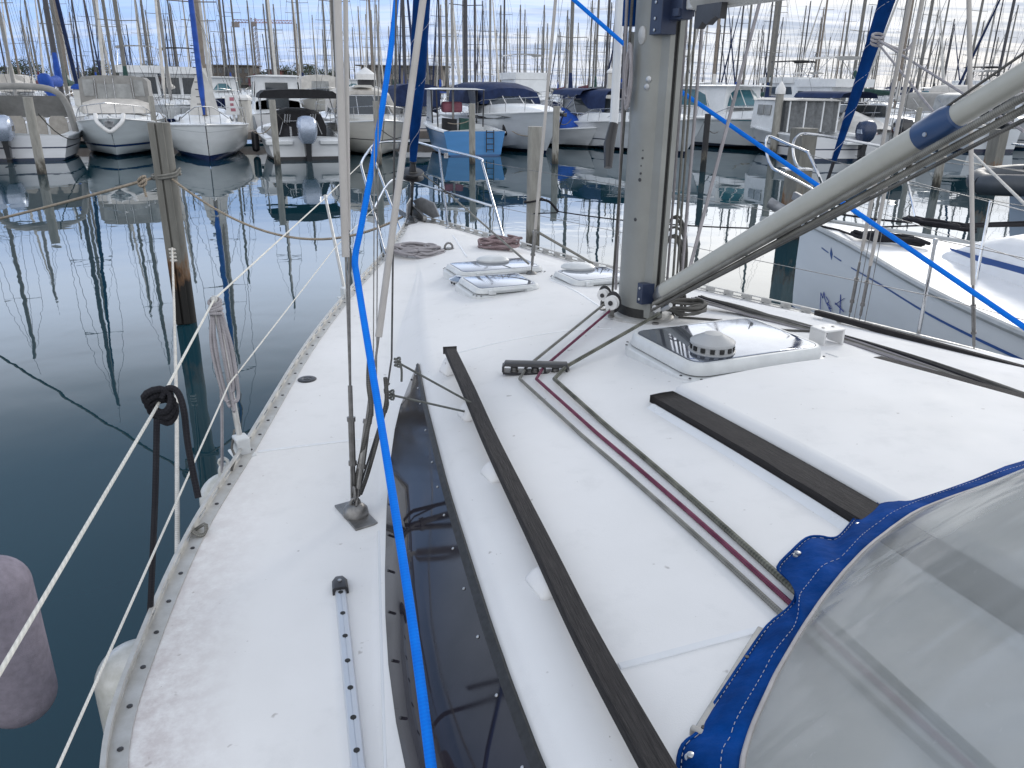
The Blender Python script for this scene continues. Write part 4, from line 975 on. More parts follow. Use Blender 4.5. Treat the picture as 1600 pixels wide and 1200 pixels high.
# bundle of pale line made fast to the first stanchion
b = MB(); ax = (S1b - S1t).normalized()
for j in range(4): b.tube([S1t + ax * (.02 + .017 * j) + V((.022 * math.cos(t), .022 * math.sin(t), .008 * math.sin(t + j))) for t in [i * math.pi / 6 for i in range(12)]], .008, 8, closed=True)
for j, (dx, ln) in enumerate([(-.018, .42), (-.03, .40), (.022, .36), (.034, .40), (.006, .44)]):
    b.tube(spline([S1t + ax * .05 + V((dx * .5, 0, 0)), S1t + ax * .2 + V((dx * 1.3, -.02, 0)), S1t + ax * ln + V((dx, -.015, 0)), S1t + ax * (ln + .03) + V((dx * .3, -.02, 0))], 5), .0075, 8)
tag(b.build('line_bundle', r_lilac, sharp=80), 'pale grey line coiled and lashed down the stanchion nearest the camera', 'rope')
fa = S1t + ax * .04 + V((-.02, -.01, 0)); fb_ = D(347, 738, 3.42)
rope('fender_line', 'dirty white line hanging from the lifeline to the small fender', spline([fa, D(345, 600, 3.35), fb_], 4), .007, r_lilac)
b = MB()
rope('bungee', 'short thin cord drooping over the stanchion base', [PD(366, 672, .06), PD(362, 700, .06), PD(368, 715, .03), PD(362, 735, .02)], .005, r_dkgrey); 
a_ = PD(308, 829, .02)
for j in range(2): b.tube([a_ + V((.03 * math.cos(t), .022 * math.sin(t) + .01 * j, .012 * math.sin(t * 2))) for t in [i * math.pi / 6 for i in range(12)]], .005, 6, closed=True)
tag(b.build('rail_lashing', r_grey, sharp=80), 'thin grey lashing knotted on the perforated toe rail near the stanchion', 'rope')
# ================================================================== FENDERS
def fender(name, label, c_top, L_, r, m_, eye=True):
    t = thing(name, label, 'fender', V((c_top.x, c_top.y, c_top.z - L_)))
    b = MB(); b.lathe([(max(.012, r * math.sin(rad(k * 9))), -r * .9 + r * .9 * math.cos(rad(k * 9))) for k in range(0, 11)] + [(r * 1.0, -L_ * .5)] + [(max(.012, r * math.cos(rad(k * 9))), -L_ + r * .9 - r * .9 * math.sin(rad(k * 9))) for k in range(0, 11)], c_top, n=40); b.build('body', m_, t, sharp=50)
    if eye:
        b = MB(); b.lathe([(.03, -.01), (.028, .03), (.02, .05)], c_top, n=12); b.tube([c_top + V((.02 * math.cos(a), 0, .06 + .02 * math.sin(a))) for a in [i * math.pi / 5 for i in range(10)]], .008, 6, closed=True); b.build('eye', m_, t)
    return t
fender('fender', 'mauve fabric-covered fender hanging outside the lifeline at the left edge', D(-18, 905, 2.25) + V((0, 0, .06)), .565, .104, fend_p)
fender('fender', 'dirty white vinyl fender showing behind the toe rail at bottom left', D(208, 1012, 2.42) + V((-.0, .0, .0)), .60, .125, fend_w, False)
fender('fender', 'small white fender squeezed below the stanchion outside the toe rail', D(352, 742, 3.45), .42, .12, fend_w)
# ================================================================== MOORING PILES
def pile_mat(name, clean, dark, zg=.35, rust=True):
    m = bpy.data.materials.new(name); m.use_nodes = True; q = G(m.node_tree); b = m.node_tree.nodes['Principled BSDF']
    t = q.n('ShaderNodeTexCoord'); o = t.outputs['Object']; s = q.n('ShaderNodeSeparateXYZ'); q.l(o, s.inputs[0])
    nz = q.noise(q.mapping(o, (4, 4, .8)), 3, 5, .65); n2_ = q.noise(q.mapping(o, (2.5, 2.5, 1)), 4, 4, .6)
    c = q.mix(q.mapr(nz, .3, .7), clean, tuple(x * .62 for x in clean))
    z = q.math('ADD', s.outputs[2], q.mapr(n2_, .3, .7, -.22, .22))
    c = q.mix(q.mapr(z, zg + .40, zg + .15, 0, 1), c, (.20, .105, .05) if rust else (.12, .11, .09))
    c = q.mix(q.mapr(z, zg + .22, zg, 0, 1), c, dark)
    q.l(c, b.inputs['Base Color']); b.inputs['Roughness'].default_value = .75; q.l(q.bump(nz, .4, .006), b.inputs['Normal']); return m
pm_ = pile_mat('pile_grey_near', (.22, .215, .195), (.014, .013, .012), .46); pm2 = pile_mat('pile_grey', (.36, .35, .32), (.03, .028, .025), .06, False)
pmd = pile_mat('pile_dark', (.035, .035, .04), (.01, .014, .016), .3, False)
def pile(label, x, yw, ytop, r, m_, square=False, cap=None, rope_=False, fender_strip=False):
    base = P(x, yw, 0); d = ray(x, ytop)
    # height: where the vertical through base reaches the picture row ytop
    lo, hi = 0, 9
    for _ in range(40):
        mid = (lo + hi) / 2; v = V((base.x, base.y, mid)) - CAM; yy = 600 - F_PX * v.dot(cU) / v.dot(cF)
        if yy > ytop: lo = mid
        else: hi = mid
    H = lo; t = thing('mooring_pile', label, 'pile', base, 0, 'mooring piles in the harbour')
    b = MB()
    if square: b.box(base + V((0, 0, H / 2 - 1)), (r * 2, r * 2, H + 2), Matrix.Rotation(YAW, 3, 'Z')); 
    else:
        b.lathe([(r, -2), (r, H), (r * .96, H + .004)], base, n=24)
    b.build('post', m_, t, sharp=40, bevel=.01 if square else 0)
    if fender_strip:
        b = MB()
        R_ = Matrix.Rotation(rad(18), 3, 'Z')
        for s in (-1, 1): b.box(base + R_ @ V((-.03 + s * .042, -r - .006, H / 2 + .01)), (.066, .035, H), R_)
        b.build('rubbing_strip', m_, t, bevel=.006)
    if cap:
        b = MB(); b.lathe([(r * 1.25, H - .22), (r * 1.25, H), (r * .1, H + .28)], base, n=16); b.build('cap', cap, t)
    return t, base, H
P1, pb1, ph1 = pile('tall concrete pile close on the left with tied ropes and a black waterline', 292, 503, 192, .110, pm_, fender_strip=True)
P2, pb2, ph2 = pile('short concrete pile rising just right of the foredeck hatches', 832, 396, 198, .115, pm2)
rope('pile_collar_rope', 'grey rope wrapped round the head of the tall near pile', [pb1 + V((.145 * math.cos(t), .145 * math.sin(t), 1.66 + .02 * math.sin(t + 1) + .028 * (k // 14))) for k, t in [(k, k * 2 * math.pi / 14) for k in range(30)]], .015, r_grey)
c1 = pb1 + V((-.14, -.08, 1.64))
b = MB(); kn = D(222, 283, (c1 - CAM).dot(cF) - .5); b.tube([c1] + arc(kn, P(-140, 372, .55), .03, 8), .016, 8)
for j in range(3): b.tube([kn + V((.035 * math.cos(t), .03 * math.sin(t), .03 * math.sin(t + j) + .02 * (j - 1))) for t in [i * math.pi / 5 for i in range(10)]], .015, 6, closed=True)
b.tube([kn, kn + V((.02, 0, -.16))], .012, 6)
tag(b.build('mooring_rope', r_tan, sharp=80), 'knotted tan mooring rope slanting left from the tall near pile', 'rope')
rope('mooring_rope', 'pale mooring rope sagging from the tall near pile to the yacht bow', arc(pb1 + V((.10, -.10, 1.64)), W(4.5, .1, 1.33), .42, 20), .013, r_tan)
rope('mooring_rope', 'white mooring rope hanging straight down the front of the tall near pile', [D(269, 388, 8.6), D(272, 480, 6.4), D(276, 640, 4.4), D(277, 800, 3.5), D(277, 868, 3.2)], .0105, r_white)
b = MB(); kk = D(269, 390, 8.6)
for j in range(4): b.tube([kk + V((.03 * math.cos(t), .02 * math.sin(t), -.04 * j)) for t in [i * math.pi / 4 for i in range(8)]], .012, 6, closed=True)
tag(b.build('rope_knot', r_white), 'white knot fixing the hanging rope to the near pile', 'rope')
# black rope from the right-hand pile
c2 = pb2 + V((0, 0, .88))
b = MB(); b.tube([c2 + V((.15 * math.cos(t), .13 * math.sin(t), .03 * math.cos(t))) for t in [i * math.pi / 8 for i in range(16)]], .014, 8, closed=True)
e1 = c2 + V((.40, -.12, -.16)); b.tube(spline([c2 + V((.08, -.13, .03)), c2 + V((.25, -.14, .0)), e1], 5), .020, 8); b.tube(arc(e1, D(1340, 356, 9.6), .10, 14) + [D(1640, 345, 9.2)], .010, 8); b.tube([c2 + V((.0, -.12, -.2)), e1 + V((0, 0, -.02))], .010, 6)
tag(b.build('mooring_rope', r_black, sharp=80), 'black mooring rope looped on the pile right of the foredeck and running to the right', 'rope')
# ================================================================== NEIGHBOURING YACHT (to starboard)
NL = -4.42; NA = 3.52
NH = [(0, .03), (.3, .18), (1.28, .56), (2.66, 1.18), (3.75, 1.52), (5, 1.75), (7.5, 1.8), (10, 1.5)]
NS = [(0, 1.22), (1.3, 1.18), (2.7, 1.13), (4, 1.08), (7, 1.04), (10, 1.05)]
nb = thing('neighbour_yacht', 'white yacht with blue stripes moored close alongside on the right', 'sailboat', W(NA, NL, 0))
def NW(u, l, z): return W(NA - u, NL + l, z)
us = [0, .08, .2, .4] + [.7 + .3 * i for i in range(32)]
b = MB(); secs = []
for u in us:
    h = T(NH, u); s = T(NS, u)
    secs.append([NW(u, h, s), NW(u + .0, h * .995, s * .6), NW(u + .02, h * .96, .35), NW(u + .06, h * .80, .0), NW(u + .1, 0, -.35), NW(u + .06, -h * .8, 0), NW(u + .02, -h * .96, .35), NW(u, -h * .995, s * .6), NW(u, -h, s)])
b.loft(secs, closed=False, cap=False); b.build('hull', hull_mat('neighbour_hull', (.66, .69, .72), (.02, .05, .2), .10, .20, stain=.05), nb, sharp=50)
b = MB(); secs = []
for u in us:
    h = T(NH, u); s = T(NS, u); secs.append([NW(u, -h, s + .001)] + [NW(u, h * k, s + .001 + .06 * min(1, u / 2) * (1 - k * k)) for k in (-.8, -.5, 0, .5, .8)] + [NW(u, h, s + .001)])
b.loft(secs, closed=False, cap=False); b.build('deck', gelw, nb, sharp=50)
for s_ in (1, -1):
    b = MB(); b.tube([NW(u, s_ * (T(NH, u) + .008), T(NS, u) + .005) for u in us], .032, 8); b.build('rubbing_strake', mat('strake_grey', (.40, .42, .43), .4, var=.08), nb)
# cabin
b = MB(); secs = []
for u in [2.1, 2.35, 2.7, 3.3, 4, 5, 6, 7.5]:
    k = min(1, max(.02, (u - 2.05) / .9)) ** .6; w = .30 + .55 * min(1, (u - 2.1) / 2.2); hh = .40 * k; s = T(NS, u) + .03
    secs.append([NW(u, -w, s)] + [NW(u, y * w, s + z * hh) for y, z in ((-.97, .5), (-.85, .85), (-.5, 1.0), (0, 1.06), (.5, 1.0), (.85, .85), (.97, .5))] + [NW(u, w, s)])
b.loft(secs, closed=False, cap=True); cb = b.build('cabin_top', gelw, nb, sharp=60)
def hitN(x, y, off=.004, lf=None):
    d = ray(x, y)
    for i in range(2400):
        p = CAM + d * (3.5 + i * .004); a, l = loc(p); u = NA - a
        if 0 <= u < 9 and l - NL <= T(NH, u) * (lf or 1): return p + DL * off
    return CAM + d * 8
blue_paint = mat('blue_stripe_paint', (.015, .07, .26), .35, var=.05)
b = MB()
def strip_on(b, pts, w0, w1):
    ps = spline(pts, 4); n = len(ps)
    b.loft([[ps[i] + V((0, 0, (w0 + (w1 - w0) * i / n) / 2)), ps[i] - V((0, 0, (w0 + (w1 - w0) * i / n) / 2))] for i in range(n)], closed=False, cap=False)
strip_on(b, [hitN(*p) for p in [(1330, 418), (1380, 447), (1450, 490), (1520, 526), (1600, 564), (1680, 605)]], .012, .026)
strip_on(b, [hitN(*p) for p in [(1284, 387), (1295, 395)]], .014, .012); strip_on(b, [hitN(*p) for p in [(1303, 400), (1315, 408)]], .012, .016)
b.poly([hitN(*p) for p in [(1299, 386), (1301.5, 397), (1299.5, 407), (1297, 396)]])
b.build('hull_stripe', blue_paint, nb, smooth=False)
b = MB()
def stroke(pts, w=.011):
    ps = [hitN(x, y, .005) for x, y in pts]
    for p, q_ in zip(ps, ps[1:]):
        d = (q_ - p).normalized(); n_ = d.cross(DL).normalized() * w / 2; b.add([p - n_, p + n_, q_ + n_ - d * 0, q_ - n_], [(0, 1, 2, 3)])
stroke([(1282, 484), (1283, 457), (1286, 466), (1288, 456), (1290, 470)]); stroke([(1291, 463), (1296, 472), (1293, 474), (1298, 479), (1295, 482), (1300, 482)]); stroke([(1290, 470), (1299, 487)])
stroke([(1314, 460), (1313, 490)], .014); stroke([(1305, 473), (1319, 487)], .014); stroke([(1320, 466), (1305, 476)], .008)
b.build('name_lettering', mat('lettering_blue', (.01, .03, .25), .4), nb, smooth=False)
# wide blue band on the cabin side
def hitC(x, y):
    d = ray(x, y)
    for i in range(1500):
        p = CAM + d * (3.5 + i * .004); a, l = loc(p); u = NA - a
        if u > 2.1:
            w = .30 + .55 * min(1, (u - 2.1) / 2.2)
            if l - NL <= w * .975: return p + DL * .006
    return CAM + d * 6
b = MB(); A_, B_ = [hitC(*p) for p in [(1484, 387), (1540, 402), (1600, 418), (1700, 446)]], [hitC(*p) for p in [(1486, 391), (1530, 409), (1600, 437), (1700, 478)]]
b.loft([list(r) for r in zip(A_, B_)], closed=False, cap=False); b.build('cabin_stripe', blue_paint, cb, smooth=False)
b = MB(); b.tube([D(1512, 353, 7.2), D(1600, 351, 6.6), D(1680, 350, 6.2)], .02, 6); b.build('hand_rail', teak, nb)
# pulpit halves
b = MB(); f1 = P(1306, 343, 1.2)
b.tube(spline([f1, D(1286, 290, 8.5), D(1265, 243, 8.6), D(1258, 236, 8.65), D(1230, 225, 8.8), D(1205, 214, 9.0), D(1198, 217, 9.0), D(1198, 240, 9.0), D(1207, 262, 8.9), D(1222, 271, 8.8), D(1250, 285, 8.7), D(1282, 303, 8.6)], 4), .016, 8)
b.build('pulpit', chrome, nb)
b = MB(); f2 = P(1432, 346, 1.2)
b.tube(spline([f2, D(1422, 300, 9.3), D(1408, 250, 9.2)], 3), .016, 8)
b.tube(spline([D(1445, 240, 9.0), D(1375, 228, 9.1), D(1320, 218, 9.2), D(1262, 209, 9.3), D(1246, 213, 9.3), D(1239, 226, 9.3), D(1241, 248, 9.3), D(1249, 262, 9.2), D(1270, 266, 9.1)], 4), .016, 8)
b.box(D(1245, 264, 9.15), (.32, .16, .02)); b.build('pulpit', chrome, nb)
s1, s1t = hitN(1523, 452, -.06), D(1548, 314, 5.5)
s1 = W(*[*loc(P(1523, 450, 1.1))], 1.1); s1t = s1 + V((0, 0, .72)); 
b = MB(); b.tube([s1, D(1548, 314, (s1 - CAM).dot(cF) * 1.0)], .013, 8); b.lathe([(.04, 0), (.03, .03), (.016, .05)], s1, n=10); b.build('stanchion', chrome, nb)
s1t = D(1548, 316, (s1 - CAM).dot(cF))
b = MB(); b.tube([D(1264, 242, 8.6), s1t, D(1680, 350, 4.4)], .0035, 6); b.tube([D(1284, 303, 8.5), D(1536, 385, (s1 - CAM).dot(cF)), D(1680, 434, 4.4)], .003, 6); b.tube([D(1410, 248, 9.2), D(1640, 270, 8.0)], .004, 6); b.tube([D(1418, 288, 9.2), D(1640, 330, 8.0)], .004, 6); b.build('lifeline', chrome_d, nb)
# furled genoa with lashing, drum
fb2 = PLN(1283, 312, NL); ft2 = PLN(1386, 0, NL); fd2 = (ft2 - fb2).normalized(); LN = (ft2 - fb2).length
b = MB(); b.tube([fb2 + fd2 * (LN * .22), fb2 + fd2 * (LN * .5), fb2 + fd2 * LN, fb2 + fd2 * (LN * 3)], [.028, .05, .078, .10], 14)
gj = b.build('furled_genoa', sail_blue, nb, sharp=80)
b = MB(); hp = []
for i in range(120):
    s = LN * (.23 + i * .0115); rr = .030 + .055 * (s / LN - .2); t = i * .42; hp.append(fb2 + fd2 * s + (DA * math.cos(t) + DL * math.sin(t)) * (rr + .004))
b.tube(hp, .0022, 4); b.build('lashing', thread, gj)
b = MB(); b.tube([fb2 - fd2 * .25, fb2 + fd2 * LN * .23], .02, 8); b.lathe([(.10, 0), (.105, .01), (.05, .03), (.05, .09), (.10, .11), (.09, .12), (.03, .13)], fb2 + fd2 * .05, fd2, n=18); b.build('furling_drum', black_pl, nb)
# anchor on the bow roller
an2 = thing('anchor', 'weathered grey anchor hanging off the bow of the neighbouring yacht', 'anchor', D(1240, 320, 9.0))
b = MB(); b.tube(spline([D(1202, 316, 9.2), D(1222, 328, 9.1), D(1245, 335, 9.0), D(1275, 330, 8.9)], 4), [.03] * 13, 8, flat=2.2); b.build('fluke', galv, an2)
b = MB(); b.bar(D(1240, 305, 9.0), D(1300, 338, 8.6), .05, .09); b.build('shank', galv, an2, bevel=.008)
# mast and boom, outside the frame but part of the yacht
b = MB(); b.tube([NW(4.6, 0, 1.4), NW(4.6, 0, 16)], .09, 14); b.build('mast', alu_mast, nb)
coil('black_rope_coil', 'black rope flaked in a flat heap on the near side of the neighbour foredeck', P(1385, 378, 1.22), (DL * .3 + DA).normalized(), DL, 7, .30, .09, .018, r_black, 21, .3, jit=.3)
rope('black_line', 'black line led forward from the rope heap to the neighbour bow', [P(1345, 372, 1.24), P(1312, 360, 1.22), P(1258, 348, 1.23)], .012, r_black)
coil('black_rope_coil', 'black rope coil by the far rail of the neighbour foredeck', P(1465, 354, 1.22), DA, DL, 6, .34, .10, .016, r_black, 22, .25, jit=.3)
rope('black_line', 'black line along the far rail of the neighbour foredeck', [P(1425, 348, 1.24), P(1370, 343, 1.22), P(1300, 333, 1.2)], .012, r_black)
rope('mooring_line', 'thick pale mooring line slanting down at the right edge', [D(1518, 238, 8.5), D(1600, 318, 6.6), D(1680, 395, 5.4)], .013, r_white)
rope('mooring_line', 'thin white mooring line crossing behind the right-hand shrouds', arc(D(1410, 228, 10.5), D(1640, 272, 12), .05, 8), .009, r_white)
# ================================================================== BACKGROUND: boats, piles, pontoon, shore
glass_d = mat('tinted_glass', (.04, .05, .06), .08, var=.2, scale=1.5, spec=.7)
glass_t = mat('teal_glass', (.03, .14, .18), .08, var=.2, scale=1.5, spec=.7)
glass_l = mat('pale_plastic_window', (.34, .35, .35), .15, var=.2, scale=2)
cv_grey = mat('grey_canvas', (.30, .295, .285), .8, var=.12, scale=3, bump=.4, bscale=6, bdist=.03)
cv_beige = mat('beige_canvas', (.60, .575, .54), .8, var=.12, scale=3, bump=.4, bscale=6, bdist=.03)
cv_black = mat('black_canvas', (.012, .012, .016), .8, var=.2, scale=3, bump=.4, bscale=6, bdist=.03)
cv_navy = mat('navy_canvas', (.004, .020, .085), .8, var=.2, scale=3, bump=.4, bscale=6, bdist=.03)
cv_blue = mat('bright_blue_cover', (.003, .065, .38), .75, var=.2, scale=4, bump=.5, bscale=5, bdist=.03)
cv_white = mat('white_canvas', (.58, .57, .55), .8, var=.1, scale=3, bump=.3, bscale=5, bdist=.03)
cv_wine = mat('wine_canvas', (.13, .02, .035), .8, var=.2)
cv_green = mat('dark_green_canvas', (.02, .07, .06), .8, var=.2)
gel_b = mat('boat_gelcoat', (.76, .78, .80), .3, var=.10, scale=1.5, col2=(.64, .66, .68))
gel_c = mat('cream_gelcoat', (.62, .61, .57), .3, var=.10, scale=1.5, col2=(.48, .47, .44))
blue_gel = mat('light_blue_paint', (.10, .26, .50), .35, var=.12, scale=1.5)
ob_silver = mat('outboard_silver', (.44, .50, .62), .25, .5, var=.08); ob_black = mat('outboard_black', (.012, .013, .018), .2, coat=.5); ob_navy = mat('outboard_navy', (.03, .05, .11), .25)
rail_st = mat('far_stainless', (.52, .53, .55), .25, .8); mast_a = mat('far_mast_grey', (.17, .165, .155), .5, .2, var=.1); mast_w = mat('far_mast_white', (.27, .265, .26), .45, var=.1); mast_d = mat('far_mast_dark', (.055, .055, .065), .5, var=.1); mast_t = mat('far_mast_tan', (.22, .185, .155), .5, var=.15)
wire_m = mat('rigging_wire', (.05, .05, .055), .5, .3); red_m = mat('red_plastic', (.35, .03, .03), .5, var=.15); teakf = mat('far_teak', (.12, .08, .05), .7)
H_white = hull_mat('hull_white_navy_boot', (.72, .74, .78), (.03, .04, .08), .42, .47); H_plain = hull_mat('hull_white_plain', (.73, .75, .78), boot=(.03, .03, .035), bootz=.12)
H_bluestr = hull_mat('hull_white_blue_v', (.68, .74, .78), (.02, .05, .16), .38, .46); H_cream = hull_mat('hull_cream', (.72, .70, .65), (.02, .02, .03), .62, .65, boot=(.03, .03, .04), bootz=.06)
H_grey = hull_mat('hull_grey_white', (.62, .66, .71), boot=(.015, .02, .05), bootz=.14); H_blue = hull_mat('hull_light_blue', (.07, .25, .55), boot=(.05, .12, .28), bootz=.06)
H_navy = hull_mat('hull_navy', (.015, .025, .08), boot=(.2, .02, .02), bootz=.12); H_dirty = hull_mat('hull_dirty', (.50, .52, .50), (.05, .05, .05), .5, .53, boot=(.03, .04, .07), bootz=.14)
AXD = V((-.345, .939, 0)); AXR = V((.939, .345, 0))

class Boat:
    def __init__(s, name, label, cat, L, B, fb, fs, sail=False, group=None):
        s.root = thing(name, label, cat, (0, 0, 0), .0001, group); BASE[s.root.name] = V((0, 0, 0)); s.root.rotation_euler = (0, 0, 0)
        s.L, s.B, s.fb, s.fs, s.sail = L, B, fb, fs, sail
    def hb(s, t):
        if s.sail:
            return s.B / 2 * ((1 - max(0, (t - .42) / .58) ** 1.9) if t > .42 else 1 - .36 * ((.42 - t) / .42) ** 1.8)
        return s.B / 2 * (1 - max(0, (t - .42) / .58) ** 2.4) * (.92 + .08 * min(1, t / .3))
    def sh(s, t): return s.fs + (s.fb - s.fs) * (t ** 1.5 if not s.sail else (t * .4 + .6 * t * t))
    def x(s, t): return (t - .5) * s.L
    def hull(s, m, n=16):
        b = MB(); secs = []
        for i in range(n + 1):
            t = i / n; t = 1 - (1 - t) ** 1.35; h = max(.015, s.hb(t)); z = s.sh(t); X = s.x(t)
            if s.sail:
                k = t ** 4; pr = [(1, 1, 0), (.985, .62, .25), (.93, .3, .5), (.74, .04, .8), (.35, -.25, 1), (0, -.36, 1)]
                pts = [(X - .42 * rk * k - (.35 * rk * (1 - t) ** 6 * -1), h * yy, z * zz if zz > 0 else zz) for yy, zz, rk in pr]
            else:
                k = t ** 3; pr = [(1, z), (1 - .05 * k - .0, z - .10), (.985 - .06 * k, z - .12), (.93 - .22 * k, z * .5 + .12 * k), (.86 - .42 * k, .03 + .55 * k * s.fb * .6), (.40 - .2 * k, -.15 + .3 * k), (0, -.28 + .22 * k)]
                rk = [0, .05, .06, .35, .62, .9, 1.0]
                pts = [(X - s.L * .13 * r_ * t ** 4, h * yy, zz) for (yy, zz), r_ in zip(pr, rk)]
            secs.append([V(p) for p in pts] + [V((p[0], -p[1], p[2])) for p in reversed(pts[:-1])])
        b.loft(secs, closed=False, cap=False); b.add(secs[0], [tuple(range(len(secs[0])))])
        s.h = b.build('hull', m, s.root, sharp=35); return s
    def deck(s, m, cockpit=None, floor=.30, coam=.2, n=20):
        b = MB(); secs = []
        ts = sorted([i / n for i in range(n + 1)] + ([cockpit - .001, cockpit + .001, .02] if cockpit else []))
        for t in ts:
            t2 = 1 - (1 - t) ** 1.2; h = max(.012, s.hb(t2)); z = s.sh(t2) + .002; X = s.x(t2)
            c = min(coam, h * .5); inner = floor if (cockpit and .015 < t2 < cockpit) else z + .05
            zi = z + .02 if inner != floor else floor
            secs.append([V((X, h, z)), V((X, h - c, z + .02)), V((X, h - c - .01, zi)), V((X, 0, inner + .03)), V((X, -h + c + .01, zi)), V((X, -h + c, z + .02)), V((X, -h, z))])
        b.loft(secs, closed=False, cap=False); b.build('deck', m, s.root, sharp=30)
        b = MB(); ts = [i / 20 for i in range(21)]
        for sg in (1, -1): b.tube([V((s.x(t), sg * (max(.012, s.hb(t)) + .01), s.sh(t) - .03)) for t in ts], .03, 6)
        b.build('rub_rail', gel_b if m is not blue_gel else rail_st, s.root); return s
    def trunk(s, t0, t1, w, h, m, name='cabin', front=.35, win=None, wz=(.35, .75)):
        """cabin from t0 (aft) to t1 (fwd), rounded front"""
        b = MB(); secs = []; N = 12
        for i in range(N + 1):
            f = i / N; t = t0 + (t1 - t0) * f; k = 1 if f < 1 - front else max(.03, 1 - ((f - 1 + front) / front) ** 1.8); ww = min(w / 2, s.hb(t) * .8) * (.55 + .45 * k ** .5); z = s.sh(t) - .02; hh = h * k
            secs.append([V((s.x(t), y * ww, z + q_ * hh)) for y, q_ in ((1, 0), (.94, .6), (.84, .88), (.5, 1), (0, 1.04), (-.5, 1), (-.84, .88), (-.94, .6), (-1, 0))])
        b.loft(secs, closed=False, cap=False); b.add(secs[0], [tuple(range(9))]); c = b.build(name, m, s.root, sharp=50)
        if win:
            for sg in (1, -1):
                for j, (f0, f1) in enumerate(win):
                    q0, q1 = t0 + (t1 - t0) * f0, t0 + (t1 - t0) * f1; pts = []
                    for t, zf in ((q0, wz[0]), (q1, wz[0]), (q1, wz[1]), (q0, wz[1])):
                        ww = min(w / 2, s.hb(t) * .8); yy = ww * (1 - .1 * zf) + .012; pts.append(V((s.x(t), sg * yy, s.sh(t) - .02 + zf * h)))
                    b = MB(); b.poly(pts, .01, up=(0, sg, 0)); b.build('window', glass_d, c, smooth=False)
        return c
    def shield(s, t0, t1, w, h, z0, rake=.5, gm=None, fm=None, arch=1.0, npan=4, inset=.86):
        """wrap-round windscreen: sides from t0 to t1, curved front"""
        gm = gm or glass_d; fm = fm or rail_st
        base = []; top = []
        X0, X1 = s.x(t0), s.x(t1); W2 = w / 2
        path = [(X0, W2), (X0 + (X1 - X0) * .55, W2 * .98), (X1 - .25, W2 * .72), (X1, W2 * .3), (X1, -W2 * .3), (X1 - .25, -W2 * .72), (X0 + (X1 - X0) * .55, -W2 * .98), (X0, -W2)]
        for x_, y_ in path:
            f = (x_ - X0) / (X1 - X0); base.append(V((x_, y_, z0))); top.append(V((x_ - rake * (.3 + .7 * f), y_ * inset, z0 + h * (1 if 0 < f else arch))))
        b = MB(); b.loft([base, top], closed=False, cap=False); g_ = b.build('windscreen', gm, s.root, sharp=20)
        b = MB(); b.tube(base, .025, 6); b.tube(top, .025, 6)
        for i in range(len(path)): b.tube([base[i], top[i]], .022, 6)
        b.build('windscreen_frame', fm, g_); return base, top
    def canopy(s, x0, x1, w, z0, z1, m, name='canopy', win=None, slope=0.0, crown=.12, wm=None, nose=.0):
        """canvas enclosure or bimini between x0 (aft) and x1 (fwd); z0 bottom of the sides, z1 eaves"""
        b = MB(); secs = []; N = 8
        for i in range(N + 1):
            f = i / N; x_ = x0 + (x1 - x0) * f; dz = -slope * f - nose * max(0, (f - .7) / .3) ** 2; W2 = w / 2
            secs.append([V((x_, W2, z0)), V((x_, W2 * .97, z1 + dz - .05)), V((x_, W2 * .86, z1 + crown * .55 + dz)), V((x_, W2 * .45, z1 + crown * .93 + dz)), V((x_, 0, z1 + crown + dz)), V((x_, -W2 * .45, z1 + crown * .93 + dz)), V((x_, -W2 * .86, z1 + crown * .55 + dz)), V((x_, -W2 * .97, z1 + dz - .05)), V((x_, -W2, z0))])
        b.loft(secs, closed=False, cap=False); 
        if win is not None: b.add(secs[-1], [tuple(range(9))]); b.add(secs[0], [tuple(range(9))])
        c = b.build(name, m, s.root, sharp=50)
        if win:
            for (xa, ya, za, xb, yb, zb) in win:
                for sg in (1, -1):
                    if ya == yb or xa != xb:   # side window at y
                        b = MB(); b.poly([V((xa, sg * ya, za)), V((xb, sg * yb, za)), V((xb, sg * yb, zb)), V((xa, sg * ya, zb))], .012, up=(0, sg, 0)); b.build('window', wm or glass_l, c, smooth=False)
                if xa == xb:                   # front/back window
                    b = MB(); b.poly([V((xa, ya, za)), V((xa, yb, za)), V((xa, yb * .94, zb)), V((xa, ya * .94, zb))], .012, up=(1 if xa > (x0 + x1) / 2 else -1, 0, 0)); b.build('window', wm or glass_l, c, smooth=False)
        return c
    def rail(s, t0=.5, h=.55, m=None, mid=False, n=5, inset=.08, open_bow=False):
        b = MB(); ts = [t0 + (1 - t0) * i / 8 for i in range(9)]
        def pt(t, sg, hh): return V((s.x(t) + (.12 if t > .98 else 0), sg * max(.0, s.hb(t) - inset * (1 if t < .97 else 0)) * (1 if hh else 1), s.sh(t) + hh))
        pts = [pt(t, 1, h * min(1, .35 + (t - t0) * 5)) for t in ts] + [pt(t, -1, h * min(1, .35 + (t - t0) * 5)) for t in reversed(ts[:-1])]
        b.tube(pts, .016, 6)
        if mid: b.tube([p - V((0, 0, h * .45)) for p in pts], .011, 5)
        for i in range(1, n + 1):
            t = t0 + (.95 - t0) * i / n
            for sg in (1, -1): b.tube([pt(t, sg, 0) - V((.06, 0, 0)), pt(t, sg, h * min(1, .35 + (t - t0) * 5))], .013, 5)
        b.build('bow_rail', m or rail_st, s.root); return s
